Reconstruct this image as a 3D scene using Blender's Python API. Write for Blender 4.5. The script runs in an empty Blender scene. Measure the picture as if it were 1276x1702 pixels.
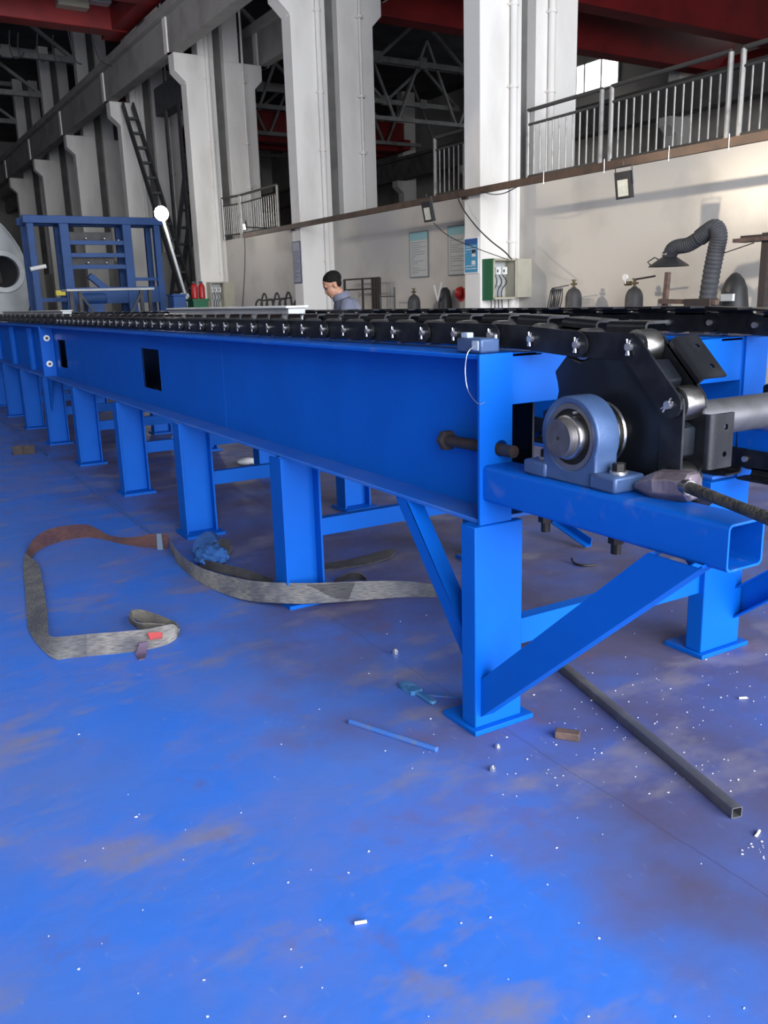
import bpy, bmesh, math, random
from mathutils import Vector, Matrix
random.seed(7)
S = bpy.context.scene
COL = S.collection
R = math.radians

# ------------------------------------------------------------------ camera
FPX, CX, CY, CAMZ = 1431.0, 638.0, 851.0, 1.413
YAW, PITCH, ROLL = R(30.4023), R(13.8873), R(1.6474)
_f = Vector((math.sin(YAW)*math.cos(PITCH), math.cos(YAW)*math.cos(PITCH), -math.sin(PITCH)))
_r = Vector((math.cos(YAW), -math.sin(YAW), 0.0))
_d = _f.cross(_r)
RT = math.cos(ROLL)*_r + math.sin(ROLL)*_d
DN = -math.sin(ROLL)*_r + math.cos(ROLL)*_d
cam = bpy.data.cameras.new('camera')
camo = bpy.data.objects.new('camera', cam); COL.objects.link(camo)
m = Matrix((RT, -DN, -_f)).transposed().to_4x4(); m.translation = Vector((0, 0, CAMZ))
camo.matrix_world = m
cam.sensor_fit = 'HORIZONTAL'; cam.sensor_width = 36.0; cam.lens = FPX/1276.0*36.0
cam.clip_start = 0.05; cam.clip_end = 400
S.camera = camo

# ------------------------------------------------------------------ light
W = bpy.data.worlds.new('sky'); S.world = W; W.use_nodes = True
bg = W.node_tree.nodes['Background']
bg.inputs[0].default_value = (0.93, 0.96, 1.0, 1); bg.inputs[1].default_value = 13.5
S.view_settings.view_transform = 'Standard'; S.view_settings.look = 'None'
S.view_settings.exposure = 0.0; S.view_settings.gamma = 1.0
S.view_settings.use_curve_mapping = False
SUN_DIR = Vector((0.80, -0.36, -0.30)).normalized()
sl = bpy.data.lights.new('sun', 'SUN'); sl.energy = 6.5; sl.angle = R(2.5); sl.color = (1.0, 0.86, 0.66)
so = bpy.data.objects.new('sun', sl); COL.objects.link(so)
so.rotation_euler = SUN_DIR.to_track_quat('-Z', 'Y').to_euler(); so.location = (-20, 20, 25)
# daylight portal in the open end of the hall (only guides sampling of the sky)
pl = bpy.data.lights.new('hall_opening_portal', 'AREA'); pl.shape = 'RECTANGLE'; pl.size = 15.1; pl.size_y = 8.8
pl.cycles.is_portal = True
po = bpy.data.objects.new('hall_opening_portal', pl); COL.objects.link(po)
po.location = (2.2, -7.9, 4.4); po.rotation_euler = (R(90), 0, 0)

# ------------------------------------------------------------------ helpers
HD = R(1.2)
EX = Vector((math.cos(HD), math.sin(HD), 0)); EY = Vector((-math.sin(HD), math.cos(HD), 0))
def H(v, u, z): return EX*v + EY*u + Vector((0, 0, z))       # hall frame (v across, u along) to world
def ray(x, y): return RT*((x-CX)/FPX) + DN*((y-CY)/FPX) + _f
def at(x, y, ax, val):
    v = ray(x, y); t = (val-(CAMZ if ax == 2 else 0))/v[ax]; return Vector((0, 0, CAMZ)) + v*t
def hat(x, y, ax, val):
    v = ray(x, y); rr = (v.dot(EX), v.dot(EY), v.z); t = (val-(CAMZ if ax == 2 else 0))/rr[ax]
    return (rr[0]*t, rr[1]*t, CAMZ+rr[2]*t)

def thing(name, label, cat, loc=(0, 0, 0), group=None):
    o = bpy.data.objects.new(name, None); COL.objects.link(o); o.location = loc
    o.empty_display_size = 0.1
    tag(o, label, cat, group); return o
def tag(o, label, cat, group=None, kind=None):
    o['label'] = label; o['category'] = cat
    if group: o['group'] = group
    if kind: o['kind'] = kind
    return o
def struct(o, label=None, cat=None):
    o['kind'] = 'structure'
    if label: o['label'] = label
    if cat: o['category'] = cat
    return o
def rootloc(p):
    l = Vector((0, 0, 0))
    while p is not None: l += p.location; p = p.parent
    return l

class MB:
    """collects geometry in world coordinates; build() links it as ONE mesh object"""
    def __init__(s, T=None): s.v = []; s.f = []; s.T = T
    def add(s, pts, faces):
        n = len(s.v)
        for p in pts: s.v.append(Vector(s.T(*p)) if s.T else Vector(p))
        for f in faces: s.f.append([n+i for i in f])
        return s
    def box(s, x0, x1, y0, y1, z0, z1):
        P = [(x, y, z) for z in (z0, z1) for y in (y0, y1) for x in (x0, x1)]
        return s.add(P, [(0, 2, 3, 1), (4, 5, 7, 6), (0, 1, 5, 4), (2, 6, 7, 3), (0, 4, 6, 2), (1, 3, 7, 5)])
    def bar(s, a, b, w, h, up=(0, 0, 1)):
        """box beam from a to b, w across, h along up"""
        a = Vector(a); b = Vector(b); d = (b-a).normalized(); u = Vector(up)
        if abs(d.dot(u)) > .99: u = Vector((0, 1, 0))
        sx = d.cross(u).normalized()*w/2; u = sx.cross(d).normalized()*h/2
        P = [a-sx-u, a+sx-u, a+sx+u, a-sx+u, b-sx-u, b+sx-u, b+sx+u, b-sx+u]
        return s.add(P, [(0, 1, 2, 3), (7, 6, 5, 4), (0, 4, 5, 1), (1, 5, 6, 2), (2, 6, 7, 3), (3, 7, 4, 0)])
    def cyl(s, a, b, r, n=16, r2=None, caps=True, ph=0.0):
        a = Vector(a); b = Vector(b); r2 = r if r2 is None else r2
        d = (b-a).normalized(); u = Vector((0, 0, 1)) if abs(d.z) < .9 else Vector((1, 0, 0))
        e1 = d.cross(u).normalized(); e2 = d.cross(e1)
        P = []
        for c, rr in ((a, r), (b, r2)):
            for i in range(n):
                t = 2*math.pi*i/n+ph; P.append(c+e1*math.cos(t)*rr+e2*math.sin(t)*rr)
        F = [(i, (i+1) % n, n+(i+1) % n, n+i) for i in range(n)]
        if caps: F += [tuple(range(n-1, -1, -1)), tuple(range(n, 2*n))]
        return s.add(P, F)
    def tube(s, path, r, n=8, caps=True):
        path = [Vector(p) for p in path]; k = len(path); P = []; F = []
        rr = r if callable(r) else (lambda i: r)
        prev = None
        for i, p in enumerate(path):
            d = (path[min(i+1, k-1)]-path[max(i-1, 0)]).normalized()
            if prev is None:
                u = Vector((0, 0, 1)) if abs(d.z) < .9 else Vector((1, 0, 0)); e1 = d.cross(u).normalized()
            else: e1 = (prev-d*prev.dot(d)).normalized()
            prev = e1; e2 = d.cross(e1)
            for j in range(n):
                t = 2*math.pi*j/n; P.append(p+(e1*math.cos(t)+e2*math.sin(t))*rr(i))
        for i in range(k-1):
            for j in range(n): F.append((i*n+j, i*n+(j+1) % n, (i+1)*n+(j+1) % n, (i+1)*n+j))
        if caps: F += [tuple(range(n-1, -1, -1)), tuple(range((k-1)*n, k*n))]
        return s.add(P, F)
    def lathe(s, prof, c, n=20, axis='z'):
        P = []; F = []; k = len(prof)
        for r, h in prof:
            for j in range(n):
                t = 2*math.pi*j/n; a, b = r*math.cos(t), r*math.sin(t)
                q = {'z': (a, b, h), 'x': (h, a, b), 'y': (a, h, b)}[axis]
                P.append((c[0]+q[0], c[1]+q[1], c[2]+q[2]))
        for i in range(k-1):
            for j in range(n): F.append((i*n+j, i*n+(j+1) % n, (i+1)*n+(j+1) % n, (i+1)*n+j))
        F += [tuple(range(n-1, -1, -1)), tuple(range((k-1)*n, k*n))]
        return s.add(P, F)
    def prism(s, poly, ext):
        """closed polygon of 3D points extruded by the vector ext"""
        n = len(poly); e = Vector(ext)
        P = [Vector(p) for p in poly]+[Vector(p)+e for p in poly]
        F = [tuple(range(n-1, -1, -1)), tuple(range(n, 2*n))]+[(i, (i+1) % n, n+(i+1) % n, n+i) for i in range(n)]
        return s.add(P, F)
    def sphere(s, c, r, nu=16, nv=10, sc=(1, 1, 1)):
        P = [(c[0], c[1], c[2]-r*sc[2])]; F = []
        for i in range(1, nv):
            a = -math.pi/2+math.pi*i/nv
            for j in range(nu):
                t = 2*math.pi*j/nu
                P.append((c[0]+r*sc[0]*math.cos(a)*math.cos(t), c[1]+r*sc[1]*math.cos(a)*math.sin(t), c[2]+r*sc[2]*math.sin(a)))
        P.append((c[0], c[1], c[2]+r*sc[2])); L = len(P)-1
        for j in range(nu): F.append((0, 1+(j+1) % nu, 1+j)); F.append((L, L-nu+j, L-nu+(j+1) % nu))
        for i in range(nv-2):
            for j in range(nu):
                a = 1+i*nu; F.append((a+j, a+(j+1) % nu, a+nu+(j+1) % nu, a+nu+j))
        return s.add(P, F)
    def plate(s, outline, holes, mp, t):
        """2D outline with holes, mapped by mp(a,b,depth), thickness t"""
        bm = bmesh.new(); E = []
        for loop in [outline]+holes:
            vs = [bm.verts.new((a, b, 0)) for a, b in loop]
            for i in range(len(vs)): E.append(bm.edges.new((vs[i], vs[(i+1) % len(vs)])))
        bmesh.ops.triangle_fill(bm, use_beauty=True, use_dissolve=False, edges=E)
        fs = list(bm.faces)
        ex = bmesh.ops.extrude_face_region(bm, geom=fs)
        for e in ex['geom']:
            if isinstance(e, bmesh.types.BMVert): e.co.z = t
        bm.verts.index_update()
        s.add([mp(v.co.x, v.co.y, v.co.z) for v in bm.verts], [[v.index for v in f.verts] for f in bm.faces])
        bm.free(); return s
    def mesh(s, name, mat, off=Vector((0, 0, 0)), smooth=35):
        me = bpy.data.meshes.new(name)
        me.from_pydata([p-off for p in s.v], [], s.f)
        bm = bmesh.new(); bm.from_mesh(me); bmesh.ops.recalc_face_normals(bm, faces=bm.faces); bm.to_mesh(me); bm.free()
        if mat: me.materials.append(mat)
        if smooth: me.shade_smooth(); me.set_sharp_from_angle(angle=R(smooth))
        return me
    def build(s, name, mat, parent=None, bevel=0, smooth=35, label=None):
        if parent is not None: off = rootloc(parent); loc = Vector((0, 0, 0))
        else:
            lo = Vector((min(p.x for p in s.v)+max(p.x for p in s.v), min(p.y for p in s.v)+max(p.y for p in s.v), 2*min(p.z for p in s.v)))/2
            off = lo; loc = lo
        o = bpy.data.objects.new(name, s.mesh(name, mat, off, smooth)); COL.objects.link(o)
        o.location = loc; o.parent = parent
        if bevel:
            b = o.modifiers.new('bevel', 'BEVEL'); b.width = bevel; b.segments = 2; b.limit_method = 'ANGLE'; b.angle_limit = R(40)
        if label: o['label'] = label
        return o
def HB(): return MB(H)
def circ(c, r, n=12, ph=0): return [(c[0]+r*math.cos(2*math.pi*i/n+ph), c[1]+r*math.sin(2*math.pi*i/n+ph)) for i in range(n)]
def rrect(a0, a1, b0, b1, r, n=4):
    P = []
    for cx, cy, t0 in ((a1-r, b1-r, 0), (a0+r, b1-r, 90), (a0+r, b0+r, 180), (a1-r, b0+r, 270)):
        for i in range(n+1):
            t = R(t0+90*i/n); P.append((cx+r*math.cos(t), cy+r*math.sin(t)))
    return P
def inst(src_mesh, name, parent, loc, rot=(0, 0, 0)):
    o = bpy.data.objects.new(name, src_mesh); COL.objects.link(o); o.parent = parent; o.location = loc; o.rotation_euler = rot
    return o
def spline(pts, n=6):
    """Catmull-Rom through pts"""
    P = [Vector(p) for p in pts]; out = []
    for i in range(len(P)-1):
        a, b, c, d = P[max(i-1, 0)], P[i], P[i+1], P[min(i+2, len(P)-1)]
        for j in range(n):
            t = j/n
            out.append(.5*((2*b)+(c-a)*t+(2*a-5*b+4*c-d)*t*t+(3*b-a-3*c+d)*t**3))
    out.append(P[-1]); return out

# ------------------------------------------------------------------ materials
def mat(name, col, rough=.5, metal=0, col2=None, scale=4, lo=.4, hi=.65, bump=0, bscale=60, stretch=None, spec=None, detail=6):
    M = bpy.data.materials.new(name); M.use_nodes = True; N = M.node_tree.nodes; L = M.node_tree.links
    b = N['Principled BSDF']; b.inputs['Base Color'].default_value = (*col, 1)
    b.inputs['Roughness'].default_value = rough; b.inputs['Metallic'].default_value = metal
    if spec is not None: b.inputs['Specular IOR Level'].default_value = spec
    tc = N.new('ShaderNodeTexCoord'); src = tc.outputs['Object']
    if stretch:
        mp = N.new('ShaderNodeMapping'); mp.inputs['Scale'].default_value = stretch; L.new(src, mp.inputs[0]); src = mp.outputs[0]
    if col2:
        nz = N.new('ShaderNodeTexNoise'); nz.inputs['Scale'].default_value = scale; nz.inputs['Detail'].default_value = detail
        rp = N.new('ShaderNodeValToRGB'); rp.color_ramp.elements[0].position = lo; rp.color_ramp.elements[1].position = hi
        rp.color_ramp.elements[0].color = (*col, 1); rp.color_ramp.elements[1].color = (*col2, 1)
        L.new(src, nz.inputs['Vector']); L.new(nz.outputs[0], rp.inputs[0]); L.new(rp.outputs[0], b.inputs['Base Color'])
    if bump:
        nb = N.new('ShaderNodeTexNoise'); nb.inputs['Scale'].default_value = bscale; nb.inputs['Detail'].default_value = 4
        bp = N.new('ShaderNodeBump'); bp.inputs['Strength'].default_value = bump; bp.inputs['Distance'].default_value = .01
        L.new(src, nb.inputs['Vector']); L.new(nb.outputs[0], bp.inputs['Height']); L.new(bp.outputs[0], b.inputs['Normal'])
    return M
def emit(name, col, st):
    M = bpy.data.materials.new(name); M.use_nodes = True; N = M.node_tree.nodes
    b = N['Principled BSDF']; b.inputs['Base Color'].default_value = (.8, .8, .8, 1)
    b.inputs['Emission Color'].default_value = (*col, 1); b.inputs['Emission Strength'].default_value = st
    return M
BLUE = mat('blue_paint', (.0005, .088, .45), .5, 0, (.0006, .10, .50), 3, .35, .7, .04, 90, spec=.15)
BLUE2 = mat('blue_paint_scuffed', (.0005, .088, .46), .46, 0, (.05, .12, .42), 14, .58, .78, .05, 60, spec=.2)
BLUED = mat('dusty_blue_paint', (.012, .12, .52), .6, 0, (.05, .15, .50), 5, .4, .75, .05, 60, spec=.3)
BLUEF = mat('blue_paint_faded', (.014, .064, .22), .6, 0, (.02, .08, .28), 3, .4, .7)
CAST = mat('bearing_grey_blue', (.045, .085, .19), .42, .2, (.06, .11, .24), 12, .4, .7, .12, 220)
BLACK = mat('black_oiled_steel', (.012, .013, .017), .36, .5, (.03, .032, .038), 14, .45, .75, .05, 120)
BLACK2 = mat('black_plate', (.010, .012, .017), .3, .4, (.03, .04, .055), 5, .5, .8, .04, 60)
STEEL = mat('bright_steel', (.42, .41, .40), .28, 1, (.25, .24, .23), 20, .5, .8)
SHAFT = mat('ground_shaft_end', (.16, .15, .155), .35, .8, (.22, .21, .21), 30, .4, .7)
GREYTUBE = mat('grey_shaft_tube', (.20, .20, .22), .4, .75, (.12, .12, .13), 8, .5, .75)
RUST = mat('rusty_bolt_steel', (.045, .038, .038), .6, .5, (.10, .05, .035), 25, .55, .75, .3, 150)
BOLT = mat('dark_bolt', (.02, .018, .017), .5, .6)
ZINC = mat('zinc', (.6, .6, .62), .3, .9)
HAMM = mat('hammer_steel', (.17, .14, .17), .45, .7, (.26, .22, .25), 16, .45, .7, .25, 60)
HAND = mat('hammer_handle', (.055, .05, .045), .75, 0, (.02, .02, .02), 40, .45, .6, .8, 160)
CONC = mat('white_painted_concrete', (.80, .775, .74), .85, 0, (.55, .52, .48), 1.2, .5, .85, .25, 25, (1, 1, .35))
CONCD = mat('raw_grey_concrete', (.15, .147, .14), .9, 0, (.10, .097, .093), 2, .4, .7, .5, 20)  # darkened for the shaded gap strips between the piers
GIRD = mat('grey_runway_concrete', (.32, .31, .295), .9, 0, (.22, .21, .2), 1.5, .45, .75, .3, 18)
PLAST = mat('cream_plaster', (.57, .54, .50), .9, 0, (.40, .38, .355), 1.1, .5, .8, .25, 14)
ROOF = mat('roof_sheet', (.10, .105, .11), .9, 0, (.06, .062, .066), .8, .4, .7)
TRUSS = mat('grey_truss', (.30, .30, .29), .7, 0, (.2, .2, .2), 3, .4, .7)
REDC = mat('red_crane_paint', (.26, .016, .018), .5, 0, (.18, .012, .014), 1.5, .4, .7)
CHAN = mat('brown_channel', (.085, .05, .035), .7, 0, (.045, .03, .024), 6, .4, .7)
RAIL = mat('steel_railing', (.42, .41, .39), .45, .6, (.28, .27, .26), 8, .5, .7)
RAILD = mat('dark_handrail', (.07, .065, .06), .6, .2)
DARKST = mat('dark_stair_steel', (.05, .052, .058), .6, .2, (.08, .08, .085), 5)
HOSE = mat('black_hose', (.035, .037, .045), .75, 0, (.05, .052, .06), 10)
HOODM = mat('black_hood', (.02, .021, .025), .5)
CYLG = mat('gas_cylinder_dark', (.045, .045, .05), .6, .1, (.09, .085, .085), 9, .5, .75)
BRASS = mat('dull_brass', (.13, .10, .06), .5, .7)
WHITE = mat('white_paint', (.78, .78, .77), .5)
GLASSW = mat('gauge_white', (.85, .85, .85), .3)
CABG = mat('cream_cabinet', (.42, .40, .32), .6, 0, (.34, .32, .26), 6, .5, .8)
GREEN = mat('green_cabinet_side', (.01, .12, .05), .55)
DARK = mat('dark_void', (.012, .012, .012), .9)
REDP = mat('red_plastic', (.42, .015, .015), .4)
SKIN = mat('skin', (.36, .19, .12), .55, 0, (.31, .15, .10), 8)
HAIR = mat('black_hair', (.006, .006, .006), .8, 0, (.012, .011, .011), 60, .4, .6, .6, 200, spec=.1)
JACK = mat('grey_blue_workwear', (.13, .14, .19), .9, 0, (.10, .11, .155), 10, .4, .7, .4, 40)
TROU = mat('dark_trousers', (.04, .045, .06), .9)
WOODM = mat('brown_wood', (.12, .075, .06), .8, 0, (.06, .04, .036), 15, .4, .7, .3, 60)
RAWT = mat('raw_square_tube', (.10, .10, .115), .55, .4, (.20, .20, .21), 6, .5, .75, .15, 90)
BLUEROD = mat('blue_stained_rod', (.03, .12, .42), .6, 0, (.10, .13, .25), 30, .5, .7)
BRUSH = mat('paint_caked_brush', (.025, .13, .32), .6, 0, (.10, .24, .45), 25, .45, .7, .5, 80)
BUTT = mat('cigarette_paper', (.75, .68, .55), .8)
CHIP = mat('white_chips', (.75, .76, .8), .6)
PGREY = mat('light_grey_steel', (.52, .54, .56), .5, .1, (.42, .44, .46), 3)
TANK = mat('grey_tank', (.34, .36, .37), .5, .2, (.28, .3, .31), 2)
YEL = mat('yellow_sticker', (.7, .6, .05), .5)
LAMPON = emit('lamp_lit', (1, .97, .9), 60)
SKYWIN = emit('daylit_pane', (.95, .97, 1), 5)
LENS = mat('floodlight_glass', (.60, .62, .56), .2, 0, (.72, .72, .62), 20)
CLEAR = mat('clear_plastic', (.35, .42, .55), .2)
def band_mat(name, dark, light):
    """webbing: fibre lines along the strap (UV), grubby patches"""
    M = mat(name, dark, .9, 0, light, 7, .36, .68, 0); N = M.node_tree.nodes; L = M.node_tree.links; b = N['Principled BSDF']
    uv = N.new('ShaderNodeUVMap'); mp = N.new('ShaderNodeMapping'); mp.inputs['Scale'].default_value = (2.5, 22, 1); L.new(uv.outputs[0], mp.inputs[0])
    nz = N.new('ShaderNodeTexNoise'); nz.inputs['Scale'].default_value = 1.0; nz.inputs['Detail'].default_value = 3; L.new(mp.outputs[0], nz.inputs['Vector'])
    rg = N.new('ShaderNodeMapRange'); rg.inputs[1].default_value = .35; rg.inputs[2].default_value = .65; rg.inputs[3].default_value = .55; rg.inputs[4].default_value = 1.25; L.new(nz.outputs[0], rg.inputs[0])
    mx = N.new('ShaderNodeMix'); mx.data_type = 'RGBA'; mx.blend_type = 'MULTIPLY'; mx.inputs[0].default_value = 1.0
    src = b.inputs['Base Color'].links[0].from_socket; L.new(src, mx.inputs[6])
    L.new(rg.outputs[0], mx.inputs[7]); L.new(mx.outputs[2], b.inputs['Base Color'])
    bp = N.new('ShaderNodeBump'); bp.inputs['Strength'].default_value = .5; bp.inputs['Distance'].default_value = .004; L.new(nz.outputs[0], bp.inputs['Height']); L.new(bp.outputs[0], b.inputs['Normal'])
    return M
WEB = band_mat('grey_webbing', (.085, .09, .115), (.19, .185, .18))
WEBR = band_mat('red_brown_webbing', (.085, .04, .055), (.14, .065, .06))
WEBD = band_mat('dark_webbing', (.035, .035, .045), (.075, .075, .08))
WEBB = band_mat('blue_stained_webbing', (.01, .07, .25), (.03, .13, .42))

def floor_mat():
    M = bpy.data.materials.new('blue_floor'); M.use_nodes = True; N = M.node_tree.nodes; L = M.node_tree.links
    b = N['Principled BSDF']; b.inputs['Roughness'].default_value = .5; b.inputs['Specular IOR Level'].default_value = .35
    tc = N.new('ShaderNodeTexCoord'); co = tc.outputs['Object']
    sp = N.new('ShaderNodeSeparateXYZ'); L.new(co, sp.inputs[0])
    def noise(sc, det=6, rough=.55, stretch=None):
        n = N.new('ShaderNodeTexNoise'); n.inputs['Scale'].default_value = sc; n.inputs['Detail'].default_value = det; n.inputs['Roughness'].default_value = rough
        if stretch:
            mp = N.new('ShaderNodeMapping'); mp.inputs['Scale'].default_value = stretch; L.new(co, mp.inputs[0]); L.new(mp.outputs[0], n.inputs['Vector'])
        else: L.new(co, n.inputs['Vector'])
        return n.outputs[0]
    def rng(src, a, b_, c=0, d=1):
        n = N.new('ShaderNodeMapRange'); n.inputs[1].default_value = a; n.inputs[2].default_value = b_; n.inputs[3].default_value = c; n.inputs[4].default_value = d
        L.new(src, n.inputs[0]); return n.outputs[0]
    def mth(op, a, b_=None):
        n = N.new('ShaderNodeMath'); n.operation = op; n.use_clamp = op in ('ADD', 'MULTIPLY')
        for i, q in enumerate((a, b_)):
            if q is None: continue
            if isinstance(q, (int, float)): n.inputs[i].default_value = q
            else: L.new(q, n.inputs[i])
        return n.outputs[0]
    def mix(fac, a, b_):
        n = N.new('ShaderNodeMix'); n.data_type = 'RGBA'
        L.new(fac, n.inputs[0])
        for i, q in ((6, a), (7, b_)):
            if isinstance(q, tuple): n.inputs[i].default_value = (*q, 1)
            else: L.new(q, n.inputs[i])
        return n.outputs[2]
    base = mix(rng(noise(1.1, 4), .38, .62), (.036, .165, .66), (.075, .165, .52))
    base = mix(mth('MULTIPLY', rng(noise(2.6, 9, .65), .48, .70), .6), base, (.15, .165, .42))
    # the strip worn bare along the machine, darkened too for the shade under it
    wob = mth('ADD', sp.outputs[0], rng(noise(1.3, 5), .2, .8, -.55, .55))
    # node ADD clamps, so shift first
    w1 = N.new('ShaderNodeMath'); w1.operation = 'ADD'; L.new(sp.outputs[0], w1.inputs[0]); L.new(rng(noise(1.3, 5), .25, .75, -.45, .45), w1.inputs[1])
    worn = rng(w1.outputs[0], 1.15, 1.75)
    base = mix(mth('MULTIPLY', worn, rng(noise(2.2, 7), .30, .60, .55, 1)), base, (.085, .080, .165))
    # bare grey patches
    base = mix(mth('MULTIPLY', rng(noise(1.7, 7, .6, (1, 1.6, 1)), .54, .67), .75), base, (.22, .20, .25))
    # rusty tint
    base = mix(mth('MULTIPLY', rng(noise(3.1, 6, .6, (1.3, 1, 1)), .60, .75), .5), base, (.16, .085, .12))
    # fine scuffs
    base = mix(mth('MULTIPLY', rng(noise(34, 6, .7, (1, .35, 1)), .62, .75), .35), base, (.35, .36, .45))
    # seam between floor slabs running beside the machine
    sx = N.new('ShaderNodeMath'); sx.operation = 'ADD'; L.new(sp.outputs[0], sx.inputs[0]); L.new(rng(noise(3), .3, .7, -.012, .012), sx.inputs[1])
    d = mth('ABSOLUTE', mth('SUBTRACT', sx.outputs[0], 1.665))
    base = mix(mth('MULTIPLY', rng(d, .003, .0, 0, 1), .6), base, (.04, .035, .06))
    L.new(base, b.inputs['Base Color'])
    bp = N.new('ShaderNodeBump'); bp.inputs['Strength'].default_value = .12; bp.inputs['Distance'].default_value = .01
    L.new(noise(22, 6), bp.inputs['Height']); L.new(bp.outputs[0], b.inputs['Normal'])
    L.new(rng(noise(5), .3, .7, .42, .65), b.inputs['Roughness'])
    return M
FLOOR = floor_mat()

# ================================================================== THE SETTING
o = HB().box(-12, 30, -8, 64, -.2, 0).build('floor', FLOOR, smooth=0); o_loc = o.location.copy()
# keep texture space in world coordinates
for v in o.data.vertices: v.co += o_loc
o.location = (0, 0, 0)
struct(o, 'blue painted concrete workshop floor, worn and scuffed', 'floor')
struct(HB().box(-12, 30, -8, 64, 12.0, 12.2).build('ceiling', ROOF, smooth=0), 'dark sheet roof of the workshop', 'ceiling')
# unseen left wall; its high openings are cut to shape the sun
wl = HB()
WZ0, WZ1 = 8.0, 10.5
def sunsrc(v, u, z): return (u+(v+10)*.45, z+(v+10)*.375)
sun_openings = [(11.6, 19.4, WZ0, WZ1), (19.7, 25.6, WZ0, WZ1)]
patch = []
for px_, py_, v, w, h in ((784, 228, 8.5, .5, .2), (584, 400, 9.28, .22, .16), (592, 419, 9.28, .35, .14)):
    q_ = hat(px_, py_, 0, v); uu, zz = sunsrc(*q_); (sun_openings if zz > WZ1 else patch).append((uu-w/2, uu+w/2, zz-h/2, zz+h/2))
wl.plate([(-8, 0), (64, 0), (64, 12), (-8, 12)], [[(a_, c_), (b_, c_), (b_, d_), (a_, d_)] for a_, b_, c_, d_ in sun_openings], lambda a_, b_, c_: (-10-c_, a_, b_), .1)
hot = [sunsrc(9.28, 5.2, 2.25), sunsrc(9.28, 7.7, 3.12)]
DIMMER = bpy.data.materials.new('sun_dimmer'); DIMMER.use_nodes = True  # see-through material that only weakens the sun for the added screens
_n = DIMMER.node_tree.nodes; _n.remove(_n['Principled BSDF']); _t = _n.new('ShaderNodeBsdfTransparent'); _t.inputs[0].default_value = (.47, .47, .47, 1)
DIMMER.node_tree.links.new(_t.outputs[0], _n['Material Output'].inputs[0])
gp = HB(); gp.plate([(11.6, WZ0), (19.4, WZ0), (19.4, WZ1), (11.6, WZ1)], [[(hot[0][0], hot[0][1]), (hot[1][0], hot[0][1]), (hot[1][0], hot[1][1]), (hot[0][0], hot[1][1])]], lambda a_, b_, c_: (-10.04-c_, a_, b_), .004)  # added screen that dims the sun, with a gap for the bright patch
struct(gp.build('window_4', DIMMER, smooth=0), 'added sun-dimming screen with one clear gap, high in the unseen left wall', 'window')
DIMMER2 = DIMMER.copy(); DIMMER2.name = 'stronger_sun_dimmer'; DIMMER2.node_tree.nodes['Transparent BSDF'].inputs[0].default_value = (.30, .30, .30, 1)
gp = HB(); gp.plate([(19.7, WZ0), (25.6, WZ0), (25.6, WZ1), (19.7, WZ1)], [[(a_, c_), (b_, c_), (b_, d_), (a_, d_)] for a_, b_, c_, d_ in patch], lambda a_, b_, c_: (-10.04-c_, a_, b_), .004)  # second added screen, passing less sun, with gaps for small sun patches
struct(gp.build('window_5', DIMMER2, smooth=0), 'second added sun-dimming screen with two clear gaps, high in the unseen left wall', 'window')
struct(wl.build('wall_left', PLAST, smooth=0), 'plain side wall of the hall with high openings cut for the sun', 'wall')
struct(HB().box(-12, 30, 63.7, 64, 0, 12).build('wall_far', PLAST, smooth=0), 'distant end wall of the hall', 'wall')
struct(HB().box(29.7, 30, -8, 64, 0, 12).build('wall_right', PLAST, smooth=0), 'far side wall of the neighbouring hall', 'wall')
struct(HB().box(9.6, 30, -8.3, -8, 0, 12).box(-5.5, 9.6, -8.3, -8, 8.8, 12).box(-12, -5.5, -8.3, -8, 0, 12).build('wall_near', PLAST, smooth=0), 'end wall above the open gate', 'wall')
# low wall between the pillars and the platform edge on it
struct(HB().box(9.28, 9.42, -8, 64, 0, 3.06).build('wall_middle', PLAST, smooth=0), 'low cream plastered wall between the pillars', 'wall')
struct(HB().box(9.42, 10.9, -8, 64, 2.93, 3.06).build('trim_1', CONCD, smooth=0), 'walkway slab on top of the low wall', 'walkway')

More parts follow.
